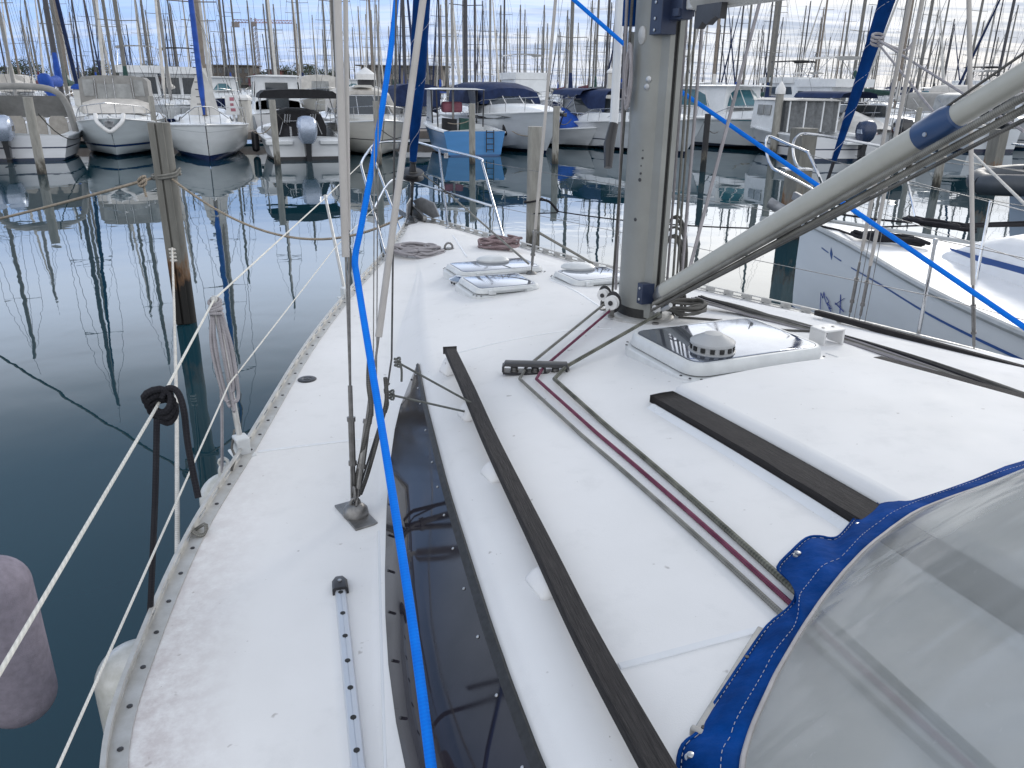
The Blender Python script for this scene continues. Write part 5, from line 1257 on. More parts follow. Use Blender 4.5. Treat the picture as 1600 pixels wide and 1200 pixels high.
    def outboard(s, y=0, m=None, sc=1.0, tilt=0.0, m2=None):
        m = m or ob_silver; R_ = Matrix.Rotation(-tilt, 3, 'Y'); o = V((-s.L / 2 - .15, y, s.fs))
        def q_(x_, y_, z_): return o + R_ @ (V((x_, y_, z_)) * sc)
        def ring(zz, hw, xa, xb): return [q_(xa, hw * .75, zz), q_(xa + .08, hw, zz), q_(xb - .12, hw, zz), q_(xb, hw * .6, zz), q_(xb, -hw * .6, zz), q_(xb - .12, -hw, zz), q_(xa + .08, -hw, zz), q_(xa, -hw * .75, zz)]
        b = MB(); b.loft([ring(-.12, .15, -.42, .05), ring(.0, .22, -.52, .10), ring(.22, .26, -.58, .12), ring(.42, .25, -.56, .10), ring(.55, .20, -.48, .04), ring(.60, .10, -.36, -.08)]); r = b.build('outboard_motor', m, s.root, sharp=40)
        b = MB(); b.loft([ring(-.13, .11, -.36, .0), ring(-.5, .085, -.32, -.02), ring(-.95, .06, -.28, -.06)]); b.box(q_(-.24, 0, -.62), (.5 * sc, .22 * sc, .02), R_); b.build('motor_leg', m2 or ob_black, r, sharp=30)
        b = MB(); b.loft([ring(.16, .268, -.50, .0)[::1], ring(.30, .268, -.46, .0)[::1]]); b.build('motor_band', ob_black if m is ob_silver else ob_silver, r); return s
    def place(s, p, toward=True, yaw=0.0, end='auto'):
        """put the end nearest the camera at p"""
        h = -AXD if toward else AXD; a = math.atan2(h.y, h.x) + rad(yaw); hv = V((math.cos(a), math.sin(a), 0))
        c = V(p) - hv * (s.L / 2 - (.35 if toward else 0)) if toward else V(p) + hv * (s.L / 2)
        s.root.location = (c.x, c.y, 0); s.root.rotation_euler = (0, 0, a); return s
def tubes(parent, name, lst, m, r=.018):
    b = MB()
    for pts in lst: b.tube([V(p) for p in pts], r, 6)
    return b.build(name, m, parent)

# ---- 1 open boat at the far left with two silver outboards and a grey arch
B = Boat('motorboat', 'open white motorboat cut by the left edge, with grey padded arch and silver outboards', 'motorboat', 6.5, 3.2, 1.15, .85); B.hull(H_white).deck(gel_b, .62, .35, .24)
B.outboard(.95, ob_silver, 1.15); B.outboard(.35, ob_silver, 1.15)
b = MB(); arc_ = [V((-1.6, 1.5, .9)), V((-1.9, 1.45, 1.8)), V((-2.0, 1.2, 2.28)), V((-2.0, .6, 2.42)), V((-2.0, -.6, 2.42)), V((-2.0, -1.2, 2.25)), V((-1.9, -1.45, 1.8)), V((-1.5, -1.52, .9))]
b.tube(spline(arc_, 4), .11, 10); b.build('arch', cv_grey, B.root)
tubes(B.root, 'arch_strut', [[(-1.2, 1.45, .9), (-1.9, 1.45, 1.9)], [(-1.2, -1.45, .9), (-1.9, -1.45, 1.9)]], rail_st)
b = MB(); 
for y in (-.85, -.15, .55): b.loft([[V((-.6 + dx, y + sy * .3, z)) for sy, z in ((-1, .5), (-1, 1.25), (-.7, 1.4), (.7, 1.4), (1, 1.25), (1, .5))] for dx in (0, .12)])
b.build('seat_backs', mat('seat_vinyl', (.36, .335, .30), .6), B.root)
b = MB(); b.loft([[V((.2 + dx, -1.3, .8)), V((.2 + dx, -1.25, 2.1 - dx)), V((.2 + dx, 1.25, 2.1 - dx)), V((.2 + dx, 1.3, .8))] for dx in (0, .8)], closed=False, cap=False); b.build('spray_cover', cv_grey, B.root)
B.place(P(38, 252, 0), False)
# ---- 2 cabin cruiser with taupe enclosure
B = Boat('cabin_cruiser', 'white cabin cruiser bow-on with a taupe canvas enclosure and V-shaped white bow fender', 'motorboat', 7.2, 3.15, 1.45, .95); B.hull(H_bluestr).deck(gel_b)
B.trunk(.30, .84, 2.5, .34, gel_b, 'cabin', .55)
b = MB(); secs = []
for i in range(7):
    f = i / 6; x_ = .0 + f * 1.25; hh = .50 * (1 - f ** 1.8); ww = 1.28 - .25 * f; secs.append([V((x_, ww * y, 1.50 + hh * z)) for y, z in ((1, 0), (.95, .7), (.6, 1), (0, 1.05), (-.6, 1), (-.95, .7), (-1, 0))])
b.loft(secs, closed=False, cap=False); b.build('screen_cover', cv_beige, B.root)
c = B.canopy(-2.3, .05, 2.5, 1.45, 2.72, cv_grey, 'enclosure', win=[(.06, -.62, 1.98, .06, .62, 2.55)], wm=glass_l, crown=.14)
for y0, y1 in ((.72, 1.08), (-1.08, -.72)):
    b = MB(); b.poly([V((.07, y0, 2.1)), V((.07, y1, 2.1)), V((.07, y1 * .97, 2.7)), V((.07, y0, 2.7))], .01, up=(1, 0, 0)); b.build('window', glass_l, c)
tubes(c, 'frame_pole', [[(.09, y, 1.9), (.09, y * .97, 2.76)] for y in (-.67, -.3, 0, .67)], rail_st, .016)
B.rail(.62, .48, n=3)
b = MB(); b.tube(spline([V((3.05, .46, 1.52)), V((3.35, .40, 1.28)), V((3.62, .12, 1.02)), V((3.66, 0, .96)), V((3.62, -.12, 1.02)), V((3.35, -.40, 1.28)), V((3.05, -.46, 1.52))], 4), .075, 10); b.build('bow_cushion', white_pl, B.root)
b = MB(); b.bar(V((3.0, 0, 1.5)), V((3.75, 0, 1.30)), .10, .08); b.box(V((3.55, 0, 1.2)), (.12, .3, .22)); b.build('anchor', galv, B.root, bevel=.02)
B.place(P(181, 248, 0), True)
# ---- 3 sailing yacht bow-on with royal blue furled jib
def sail_yacht(label, L, B_, hm, mastm, H, cover, jib=None, group=None, spr=2, detail=True, name='sailing_yacht', bow=1.15, st_=.95, boom=True, rig=True, mizzen=False, name_cat='sailboat'):
    B = Boat(name, label, name_cat, L, B_, bow, st_, True, group); B.hull(hm, 12 if detail else 8).deck(gel_b, n=10)
    B.trunk(.22, .70, B_ * .62, .38, gel_b, 'cabin', .4, win=[(.15, .3), (.38, .52), (.58, .7)] if detail else None)
    mx = L * .08; zb = B.sh(.58) + .3
    b = MB(); b.lathe([(.105, zb), (.105, H * .75), (.08, H)], V((mx, 0, 0)), n=10)
    mt = b.build('mast', mastm, B.root)
    b = MB(); zs_ = [zb + (H - zb) * k for k in ((.36, .68) if spr == 2 else (.52,))]
    for z in zs_:
        b.tube([V((mx - .12, -B_ * .27, z + .04)), V((mx, 0, z)), V((mx - .12, B_ * .27, z + .04))], .022, 5)
    g_ = MB(); g_.tube([V((mx + .25, 0, H + .05)), V((mx, 0, H)), V((mx, 0, H + .8))], .009, 4); g_.build('masthead_gear', wire_m, mt)
    b.build('spreaders', wire_m if mastm is mast_d else mastm, mt)
    b = MB()
    for sg in (1, -1):
        prev = V((mx - .15, sg * B_ * .46, B.sh(.55)))
        for z in zs_: 
            nx_ = V((mx - .12, sg * B_ * .27, z + .04)); b.tube([prev, nx_], .009, 4); b.tube([V((mx - .15, sg * B_ * .46, B.sh(.55))), V((mx, 0, z - .1))], .008, 4) if z is zs_[0] else None; prev = nx_
        b.tube([prev, V((mx, 0, H - .2))], .009, 4)
    b.tube([V((-L / 2 + .15, 0, B.sh(0))), V((mx, 0, H))], .010, 4); b.tube([V((L / 2 - .1, 0, B.sh(1))), V((mx, 0, H - .3))], .010, 4)
    b.build('rigging', wire_m, B.root)
    if jib:
        p, q_ = V((L / 2 - .12, 0, B.sh(1) + .3)), V((mx + .15, 0, H - .9)); b = MB(); b.tube([p, p.lerp(q_, .08), p.lerp(q_, .5), q_], [.035, .10, .085, .03], 8); b.build('furled_jib', jib, B.root, sharp=80)
    if boom:
        b = MB(); zbm = zb + .85; b.tube([V((mx - .12, 0, zbm)), V((mx - .5, 0, zbm + .05)), V((mx - L * .2, 0, zbm + .02)), V((mx - L * .36, 0, zbm - .02))], [.16, .19, .14, .08], 8, flat=1.25)
        if cover is not None: b.tube([V((mx - .12, 0, zbm)), V((mx - .10, 0, zbm + .7)), V((mx - .08, 0, zbm + 1.2))], [.17, .13, .09], 8)
        b.build('sail_cover', cover or mastm, B.root, sharp=80)
    if rig:
        B.rail(.80, .58, n=2)
        b = MB()
        for sg in (1, -1):
            for t in (.2, .4, .6): b.tube([V((B.x(t), sg * (B.hb(t) - .05), B.sh(t))), V((B.x(t), sg * (B.hb(t) - .05), B.sh(t) + .6))], .012, 5)
            b.tube([V((B.x(t), sg * (B.hb(t) - .05), B.sh(t) + .6)) for t in (.05, .2, .4, .6, .8)], .006, 4)
        b.tube([V((B.x(.03), sg * B.hb(.03) * .9, B.sh(0) + .6)) for sg in (1, -1)], .014, 5); b.build('guard_rail', rail_st, B.root)
    return B
H_s3 = hull_mat('hull_white_navy_boot2', (.70, .73, .75), (.45, .48, .5), .98, 1.0, boot=(.01, .02, .09), bootz=.20)
B = sail_yacht('white sailing yacht bow-on with a royal blue furled jib, left background', 9.2, 3.25, H_s3, mast_t, 12.6, cv_white, cv_blue, bow=1.28, st_=1.0)
b = MB(); b.loft([[V((.75 + dx, .55 * y, z)) for y, z in ((-1, 1.45), (-.7, 2.4), (0, 3.3), (.7, 2.4), (1, 1.45))] for dx in (0, .05)]); b.build('hanging_cover', cv_white, B.root)
b = MB()
for k in range(9): b.box(V((2.9 - k * .12, -.14, 1.9 + k * .25)), (.04, .16, .03))
b.build('sail_slides', black_pl, B.root)
B.place(P(328, 252, 0), True)
# ---- 4 stern-on boat with black bimini and silver outboard
B = Boat('motorboat', 'white motorboat stern-on under a black bimini with a silver outboard on its transom', 'motorboat', 7.0, 3.05, 1.15, .78); B.hull(H_plain).deck(gel_b, .60, .30, .22)
B.outboard(0, ob_silver, 1.3)
c = B.canopy(-2.2, .1, 2.9, 2.12, 2.32, cv_black, 'bimini', crown=.12, win=[])
for sg in (1, -1): tubes(c, 'bimini_frame', [[(-1.0, sg * 1.4, .85), (-2.15, sg * 1.40, 2.2)], [(-2.2, sg * 1.42, .85), (-.2, sg * 1.36, 2.2)]], rail_st, .02)
b = MB(); b.loft([[V((x_, .98 * y * k, .35 + 1.35 * z * k2)) for y, z in ((1, 0), (1.02, .6), (.85, .93), (.4, 1.02), (-.4, 1.02), (-.85, .93), (-1.02, .6), (-1, 0))] for x_, k, k2 in ((-1.6, 1, .92), (-.8, 1, 1), (.5, .9, 1))]); b.build('console_cover', cv_black, B.root)
b = MB()
for y in (-.55, .40):
    for k in range(3): b.tube([V((-1.75, y + k * .09, 1.25)), V((-1.80, y + k * .09 - .05, 1.55))], .025, 6)
b.tube([V((-1.7, -.8, .8)), V((-1.7, -.62, 1.3)), V((-1.7, .62, 1.3)), V((-1.7, .8, .8))], .02, 6); b.build('rod_holder_rail', rail_st, B.root)
for sg in (1, -1): b = MB(); b.box(V((-3.3, sg * .95, .62)), (.6, .95, .16)); b.build('stern_platform', gel_b, B.root, bevel=.03)
tubes(B.root, 'boarding_rail', [[(-3.4, .5, .7), (-3.4, .5, 1.15), (-3.0, .5, 1.15), (-3.0, .5, .7)]], rail_st)
B.place(P(481, 250, 0), False)
# ---- 5 cream cruiser with beige camper top
B = Boat('cabin_cruiser', 'cream cabin cruiser bow-on with a rounded beige camper top and dark windscreen', 'motorboat', 8.0, 3.35, 1.42, 1.0); B.hull(H_cream).deck(gel_c)
B.trunk(.40, .88, 2.6, .30, gel_c, 'cabin', .6)
base, top = B.shield(.28, .60, 2.7, .72, 1.48, .75, gm=glass_d)
c = B.canopy(-2.6, -.15, 2.6, 1.5, 2.10, cv_beige, 'camper_top', win=[(-.13, -.55, 1.95, -.13, .55, 2.25)], crown=.46, wm=glass_l, nose=.15)
b = MB(); b.loft([[V((-.6 + dx, .42 * y, 2.54 + .08 * z)) for y, z in ((1, 0), (.8, 1), (-.8, 1), (-1, 0))] for dx in (0, .5)]); b.build('roof_hatch', gel_c, B.root)
B.rail(.45, .50, n=4)
for sg in (1, -1):
    b = MB(); b.lathe([(.12, 0), (.12, .015), (.09, .02)], V((1.7, sg * (B.hb(.71) * .955), .98)), (0.25, sg, 0), n=14, sx=1.6); b.build('porthole', glass_d, B.root)
B.place(P(600, 247, 0), True)
# ---- 6 light blue wooden boat with wheelhouse
B = Boat('wooden_boat', 'light blue fishing boat stern-on with an open wheelhouse and a stern ladder', 'fishing boat', 7.0, 2.7, 1.25, .95); B.hull(H_blue).deck(gel_b, .45, .45, .2)
b = MB(); b.loft([[V((.3 + dx, 1.0 * y, 1.0 + 1.45 * z)) for y, z in ((-1, 0), (-.93, 1), (.93, 1), (1, 0))] for dx in (0, 1.5)], closed=False, cap=False); b.build('wheelhouse', mat('wheelhouse_clear', (.20, .24, .30), .15), B.root)
b = MB(); b.loft([[V((x_, 1.12 * y, 2.48 + .06 * z)) for y, z in ((-1, 0), (-.6, 1), (.6, 1), (1, 0))] for x_ in (-.9, 2.0)]); b.build('wheelhouse_roof', gel_b, B.root)
for x_ in (-.9, .3):
    for sg in (1, -1): tubes(B.root, 'roof_post', [[(x_, sg * .98, 1.0), (x_, sg * 1.02, 2.46)]], black_pl, .03)
for y, m_ in ((-.3, cv_green), (.45, cv_black)):
    b = MB(); b.loft([[V((-.8 + dx, y + .32 * s_, z)) for s_, z in ((-1, .5), (-1, 1.3), (.9, 1.35), (1, .5))] for dx in (0, .25)]); b.build('seat_cover', m_, B.root)
b = MB(); b.box(V((.9, 0, 1.75)), (.5, .9, .45)); b.build('red_seat', mat('dusty_red', (.35, .12, .16), .7), B.root, bevel=.1)
b = MB()
for y in (-.75, -.45): b.tube([V((-3.62, y, 1.0)), V((-3.62, y, .15))], .02, 6)
for k in range(4): b.tube([V((-3.62, -.75, .25 + k * .22)), V((-3.62, -.45, .25 + k * .22))], .02, 6)
b.build('ladder', black_pl, B.root)
b = MB(); b.tube([V((.6, 0, 1.2)), V((.6, 0, 9.5))], .05, 8); b.build('mast', mast_w, B.root); B.rail(.7, .4, n=2)
B.place(P(742, 244, 0), False, yaw=-4)
# ---- 7 big white cruiser with navy-blue top
B = Boat('cabin_cruiser', 'large white cruiser with a domed dark blue top and a black fender on its side', 'motorboat', 9.5, 3.5, 1.75, 1.35); B.hull(H_grey).deck(gel_b)
B.trunk(.40, .93, 2.9, .42, gel_b, 'cabin', .7)
base, top = B.shield(.22, .58, 3.0, .80, 1.80, 1.15, gm=glass_d, fm=white_pl)
c = B.canopy(-3.6, .15, 3.0, 1.9, 2.42, cv_navy, 'canvas_top', crown=.40, nose=.25, win=[])
B.rail(.42, .55, n=5)
for sg in (1, -1):
    b = MB(); pts = [V((B.x(t), sg * (B.hb(t) * .985 + .012), z)) for t, z in ((.42, 1.32), (.55, 1.30), (.70, 1.34), (.78, 1.42), (.66, 1.50), (.52, 1.50), (.44, 1.46))]; b.poly(pts, .012, up=(0, sg, 0)); b.build('hull_window', glass_d, B.root, smooth=False)
b = MB(); b.tube([V((5.0, 0, 1.75)), V((4.3, 0, .5))], .03, 6); b.box(V((4.95, 0, 1.6)), (.3, .16, .14)); b.build('bow_roller', ob_black, B.root, bevel=.02)
B.place(P(868, 243, 0) - AXD * .0, True, yaw=6)
big = B
# ---- 8 small open boat with blue cover
B = Boat('small_boat', 'small white open boat under a humped royal blue cover beside the cruiser', 'motorboat', 5.2, 2.2, .95, .65); B.hull(H_plain).deck(gel_b)
b = MB(); b.loft([[V((x_, 1.0 * y * k, .78 + h_ * z)) for y, z in ((1, 0), (.9, .45), (.5, .9), (0, 1), (-.5, .9), (-.9, .45), (-1, 0))] for x_, k, h_ in ((-2.3, .9, .25), (-1.4, 1, .8), (-.2, 1, .95), (.7, .9, .6), (1.3, .7, .15))], closed=False, cap=False); b.build('boat_cover', cv_blue, B.root, sharp=60)
B.outboard(0, ob_navy, .9); B.place(P(925, 232, 0), True, yaw=12)
# ---- 9 white cruiser whose bow shows right of the mast
B = Boat('cabin_cruiser', 'white cruiser with its bow platform pointing right, just right of the big mast', 'motorboat', 8.5, 3.1, 1.5, 1.1); B.hull(H_grey).deck(gel_b); B.trunk(.35, .92, 2.6, .40, gel_b, 'cabin', .6); B.shield(.2, .5, 2.6, .6, 1.55, .9); B.canopy(-3.4, -1.0, 2.5, 1.6, 2.3, cv_navy, 'canvas_top', crown=.3)
b = MB(); b.loft([[V((x_, w_ * y, 1.50 + .09 * z)) for y, z in ((1, 0), (1, 1), (-1, 1), (-1, 0))] for x_, w_ in ((3.7, .55), (4.8, .30), (5.0, .15))]); b.build('bow_platform', gel_b, B.root, bevel=.02); B.rail(.45, .5)
B.place(P(1088, 244, 0), True, yaw=10)
# ---- 10 white pilothouse boat with teal windows
B = Boat('pilothouse_boat', 'white pilothouse boat with big teal windows and a dark boot stripe', 'motorboat', 9.0, 3.2, 1.55, 1.2); B.hull(hull_mat('hull_teal_boot', (.56, .60, .63), (.05, .2, .26), 1.28, 1.32, boot=(.02, .025, .04), bootz=.2)).deck(gel_b)
B.trunk(.45, .90, 2.6, .35, gel_b, 'cabin', .5)
b = MB(); b.loft([[V((x_, 1.2 * y, z)) for y, z in ((-1, 1.35), (-.93, 2.75), (.93, 2.75), (1, 1.35))] for x_ in (-3.6, -.1)]); b.build('pilothouse', gel_b, B.root, sharp=30)
B.shield(.14, .56, 2.42, .78, 1.85, .55, gm=glass_t, fm=white_pl, inset=.94)
b = MB(); b.loft([[V((x_, 1.35 * y, 2.76 + .07 * z)) for y, z in ((-1, 0), (-.6, 1), (.6, 1), (1, 0))] for x_ in (-3.8, .45)]); b.build('roof', gel_b, B.root, bevel=.02); B.rail(.45, .55, n=5)
B.place(P(1262, 240, 0), True, yaw=10)
# ---- 11 cabin boat with grey curtains
B = Boat('cabin_boat', 'white cabin boat with grey curtains hung round its cockpit and a navy outboard', 'motorboat', 7.5, 2.7, 1.25, .90); B.hull(H_white).deck(gel_b, .4, .4)
b = MB(); b.loft([[V((x_, 1.15 * y, z)) for y, z in ((-1, 1.0), (-.94, 2.2), (.94, 2.2), (1, 1.0))] for x_ in (-.4, 1.6)]); c = b.build('wheelhouse', gel_b, B.root, sharp=30)
for sg in (1, -1):
    for xa in (-.1, .55): b = MB(); b.poly([V((xa, sg * 1.14, 1.6)), V((xa + .55, sg * 1.14, 1.6)), V((xa + .55, sg * 1.12, 2.02)), V((xa, sg * 1.12, 2.02))], .02, up=(0, sg, 0)); b.build('window', glass_l, c)
b = MB(); b.loft([[V((x_, 1.2 * y, 2.22 + .08 * z + .0)) for y, z in ((-1, 0), (-.6, 1), (.6, 1), (1, 0))] for x_ in (-1.8, 1.7)]); b.build('roof', cv_white, B.root, bevel=.02)
cur = mat('grey_curtain', (.17, .18, .19), .5, var=.2, scale=8)
b = MB(); b.loft([[V((-1.6 + .05 * math.sin(i * 1.4), -1.08 + 2.16 * i / 24, z)) for i in range(25)] for z in (1.0, 2.2)], closed=False, cap=False)
for sg in (1, -1): b.loft([[V((-1.6 + 1.2 * i / 24, sg * (1.08 + .05 * math.sin(i * 1.4)), z)) for i in range(25)] for z in (1.0, 2.2)], closed=False, cap=False)
b.build('curtains', cur, B.root)
tubes(B.root, 'cockpit_frame', [[(-1.66, y, 1.0), (-1.66, y, 2.2)] for y in (-1.1, -.4, .4, 1.1)], gel_b, .035); b = MB(); b.box(V((-3.9, -.6, .70)), (.7, 1.0, .10)); b.build('swim_platform', gel_b, B.root, bevel=.02)
B.outboard(-.85, ob_navy, 1.1); B.place(P(1305, 252, 0), False, yaw=-10)
# ---- 12 open boat with black outboard and red ring
B = Boat('motorboat', 'white boat with a black outboard and a red lifebuoy hung at its stern', 'motorboat', 7.0, 2.8, 1.2, .95); B.hull(H_plain).deck(gel_b, .5, .4); B.trunk(.42, .85, 2.3, .5, gel_b, 'cabin', .5); B.shield(.36, .6, 2.1, .5, 1.55, .5)
b = MB(); b.loft([[V((x_, 1.1 * y, .95 + h_ * z)) for y, z in ((1, 0), (.7, .7), (0, 1), (-.7, .7), (-1, 0))] for x_, h_ in ((-2.4, .2), (-1.2, .6), (0, .9))], closed=False, cap=False); b.build('cockpit_cover', cv_white, B.root)
B.outboard(0, ob_black, 1.15); B.place(P(1392, 250, 0), False, yaw=-12)
tr = thing('lifebuoy', 'red and white lifebuoy hanging between the navy and the black outboards', 'lifebuoy', D(1359, 226, 33))
b = MB(); c0 = D(1359, 217, 33); b.tube([c0 + cR * (.27 * math.cos(t)) + zh * (.30 * math.sin(t)) for t in [i * math.pi / 10 for i in range(20)]], .085, 8, closed=True); b.build('ring', red_m, tr)
b = MB()
for k in range(4):
    t = math.pi / 4 + k * math.pi / 2; b.tube([c0 + cR * (.27 * math.cos(t + e)) + zh * (.30 * math.sin(t + e)) for e in (-.12, 0, .12)], .092, 8)
b.build('ring_bands', white_pl, tr)
# ---- 13.. boats on the right behind the vang
for (lab, px, py, tw, yaw, hm, top_, Lx, Bx, ob, kind) in [
    ('white cruiser with a navy folding bimini behind the blue collar of the vang', 1462, 246, True, 8, H_white, cv_navy, 8.2, 3.0, None, 'bim'),
    ('white boat with a clear plastic canopy near the right edge', 1548, 238, False, -12, H_grey, glass_l, 7.4, 2.9, ob_black, 'can'),
    ('white cruiser half hidden by the right edge of the photograph', 1640, 236, True, 10, H_white, cv_grey, 8.5, 3.1, None, 'can'),
    ('white motorboat behind the halyards right of the big mast', 1016, 238, True, 8, H_white, cv_navy, 7.5, 2.9, None, 'bim')]:
    B = Boat('cabin_cruiser', lab, 'motorboat', Lx, Bx, 1.4, 1.05); B.hull(hm).deck(gel_b); B.trunk(.36, .88, Bx * .8, .42, gel_b, 'cabin', .6); B.shield(.22, .52, Bx * .85, .62, 1.5, .8)
    B.canopy(-Lx * .42, -.6, Bx * .86, 1.5 if kind == 'can' else 2.3, 2.35, top_, 'canopy', crown=.25)
    tubes(B.root, 'canopy_frame', [[(-Lx * .2, sg * Bx * .42, 1.1), (-Lx * .35, sg * Bx * .42, 2.3)] for sg in (1, -1)] + [[(-Lx * .35, sg * Bx * .42, 1.1), (-Lx * .12, sg * Bx * .42, 2.3)] for sg in (1, -1)], rail_st)
    B.rail(.45, .5)
    if ob: B.outboard(0, ob, 1.1)
    B.place(P(px, py, 0), tw, yaw=yaw)
# ---- yacht at the far right edge with grey dinghy cover and anchor
B = sail_yacht('pale blue yacht bow cut by the right edge, beyond the neighbouring yacht', 10.5, 3.4, hull_mat('hull_pale_blue', (.38, .46, .56), boot=(.02, .03, .08), bootz=.12), mast_a, 14, cv_navy, None, bow=1.25, st_=1.0)
c = D(1575, 300, 13.2); B.place(V((c.x, c.y, 0)), True, yaw=4); 
h = -DA; B.root.rotation_euler = (0, 0, math.atan2(DA.y, DA.x)); cc = V((c.x, c.y, 0)) - DA * (B.L / 2); B.root.location = (cc.x, cc.y, 0)
B.outboard(0, ob_black, .1)
tr = thing('dinghy', 'dark grey inflatable dinghy lying across the bow at the right edge', 'dinghy', D(1580, 292, 12.6))
b = MB(); dcen = D(1592, 284, 12.6); b.tube(spline([dcen + V((-.55, 0, -.05)), dcen + V((-.45, .35, .0)), dcen + V((.2, .55, .05)), dcen + V((1.2, .55, .1))], 4), .17, 10); b.tube(spline([dcen + V((-.55, 0, -.05)), dcen + V((-.4, -.35, -.02)), dcen + V((.2, -.5, .0)), dcen + V((1.2, -.5, .05))], 4), .17, 10); b.build('tubes', mat('dinghy_grey', (.055, .065, .08), .5), tr)
b = MB(); b.box(dcen + V((.4, 0, -.02)), (1.6, .8, .06)); b.build('floor', mat('dinghy_grey', (.055, .065, .08), .5), tr)

# ================================================================== piles with caps, small harbour furniture
pile('slim leaning-looking grey pile in front of the far left motorboat', 66, 272, 152, .13, pm2)
pile('grey pile in front of the boat with the black bimini', 434, 258, 156, .11, pm2)
pile('grey pile in front of the cream cruiser, behind the blue strap', 592, 258, 158, .11, pm2)
pile('grey pile in front of the light blue boat', 738, 256, 162, .11, pm2)
pile('grey pile at the bow of the large white cruiser', 867, 256, 166, .12, pm2)
pile('black and white banded pile right of the big mast', 1098, 268, 178, .10, pmd)
pile('tall pile with a white cone on a black head, right of the teal windows', 1207, 244, 138, .16, pm2, cap=white_pl)
pile('square grey pile with a brown head beside the neighbour bow', 1234, 372, 200, .17, pm_, square=True)
pile('square grey pile beyond the neighbour cabin at right', 1541, 300, 202, .17, pm_, square=True)
pile('grey pile behind the mast foot ropes on the right', 1462, 292, 186, .12, pm2)
pile('black pile with a white pointed cap behind the cream cruiser', 577, 232, 116, .35, pmd, cap=white_pl)
pile('grey pile between the taupe cruiser and the jib yacht', 248, 240, 150, .10, pm2)
pile('dark pile right of the white cruiser canopy', 1420, 262, 168, .10, pm2)
# pontoon behind the front row
def rowp(s, d): q_ = V((-11.05, 29.6, 0)) + AXR * s + AXD * d; return q_
AXR2 = V((.95, .315, 0)).normalized(); AXN2 = V((-.315, .95, 0)).normalized()
def rp(s, d, z=0): return V((-11.05, 29.6, z)) + AXR2 * s + AXN2 * d
wood = mat('pontoon_boards', (.24, .21, .19), .8, var=.2, scale=2, bump=.3, bscale=5)
def pontoon(d, s0, s1, label, w=2.0):
    b = MB(); b.loft([[rp(s, d, .15), rp(s, d, .50), rp(s, d + w, .50), rp(s, d + w, .15)] for s in (s0, s1)]); return tag(b.build('pontoon', wood), label, 'pontoon')
pontoon(8.9, -18, 60, 'long floating pontoon behind the nearest row of boats'); 
sign = thing('notice_board', 'white notice board with red marks behind the jib yacht', 'sign', D(363, 190, 38))
b = MB(); c0 = D(363, 164, 38); b.box(c0, (.62, .06, .9), Matrix.Rotation(rad(18), 3, 'Z')); R_ = Matrix.Rotation(rad(18), 3, 'Z'); b.bar(c0 + V((0, .1, -.4)), c0 + V((0, .1, -1.3)), .08, .08); b.build('board', gel_b, sign)
b = MB()
for k, (x_, z_, w_, h_) in enumerate([(.0, .27, .20, .16), (-.02, .02, .16, .12), (.02, -.22, .22, .14)]): b.box(c0 + R_ @ V((x_, -.036, z_)), (w_, .01, h_), R_)
b.build('red_marks', mat('sign_red', (.45, .17, .22), .6), sign)
for (x_, y_, d_, lab) in [(128, 148, 39, 'cream service pedestal with a blue cap behind the taupe cruiser'), (958, 122, 44, 'white service pedestal behind the mast'), (381, 165, 38.5, 'white service pedestal right of the notice board')]:
    t_ = thing('service_pedestal', lab, 'pedestal', D(x_, y_, d_)); c0 = D(x_, y_, d_)
    b = MB(); b.box(V((c0.x, c0.y, c0.z - .5)), (.62, .5, 1.5)); b.build('box', gel_c, t_, bevel=.04); b = MB(); b.loft([[V((c0.x + sx * k, c0.y + sy * k, c0.z + z_)) for sx, sy in ((-.34, -.3), (.34, -.3), (.34, .3), (-.34, .3))] for k, z_ in ((1, .26), (1, .36), (.6, .5))]); b.build('cap', cv_blue if 'blue' in lab else white_pl, t_)
# blue bag hanging from rigging on the left
tb_ = MB(); c0 = D(79, 133, 36); tb_.tube(spline([c0 + V((-.25, 0, .5)), c0 + V((-.2, 0, .1)), c0 + V((.05, 0, -.5)), c0 + V((.2, 0, -.75))], 4), [.12, .22, .28, .30, .30, .28, .24, .2, .18, .14, .12, .1, .05], 10); tag(tb_.build('hanging_sail_bag', cv_blue), 'bright blue bundled sail hanging above the stern of the far left boat', 'sail bundle')
for (x_, y_, d_, m_, lab) in [(113, 205, 31, white_pl, 'long white fender hanging left of the taupe cruiser'), (790, 196, 33.5, black_pl, 'black fender on the side of the large white cruiser'), (399, 220, 31, black_pl, 'dark fender between the jib yacht and the bimini boat')]:
    c0 = D(x_, y_, d_); fender('fender', lab, c0 + V((0, 0, .38)), .8, .14, m_, False)
# mooring lines across the front row
ml = [((60, 178, 23.5), (135, 205, 31), .5), ((250, 176, 33), (318, 202, 30), .5), ((432, 176, 29.5), (470, 200, 31), .2), ((432, 182, 29.5), (395, 205, 30), .3), ((592, 200, 29.5), (650, 225, 31), .15), ((738, 186, 31), (700, 192, 33), .1), ((868, 184, 32), (893, 186, 33), .25), ((868, 186, 32), (800, 205, 33), .4), ((1100, 190, 31), (1122, 206, 34), .2), ((1209, 190, 35), (1150, 205, 36), .5), ((247, 178, 33), (200, 205, 30), .3)]
mlab = ['line from the far left pile to the taupe cruiser', 'line from a pile to the jib yacht bow', 'line from a pile to the transom of the black-bimini boat', 'line from a pile leftward to the jib yacht', 'short line from the pile to the cream cruiser', 'line from the pile into the light blue boat', 'short line from the pile to the big white cruiser bow', 'line from the pile leftward along the big white cruiser', 'line from the banded pile to the bow platform', 'line from the white-coned pile to the pilothouse boat', 'line from the slim pile to the taupe cruiser stern']
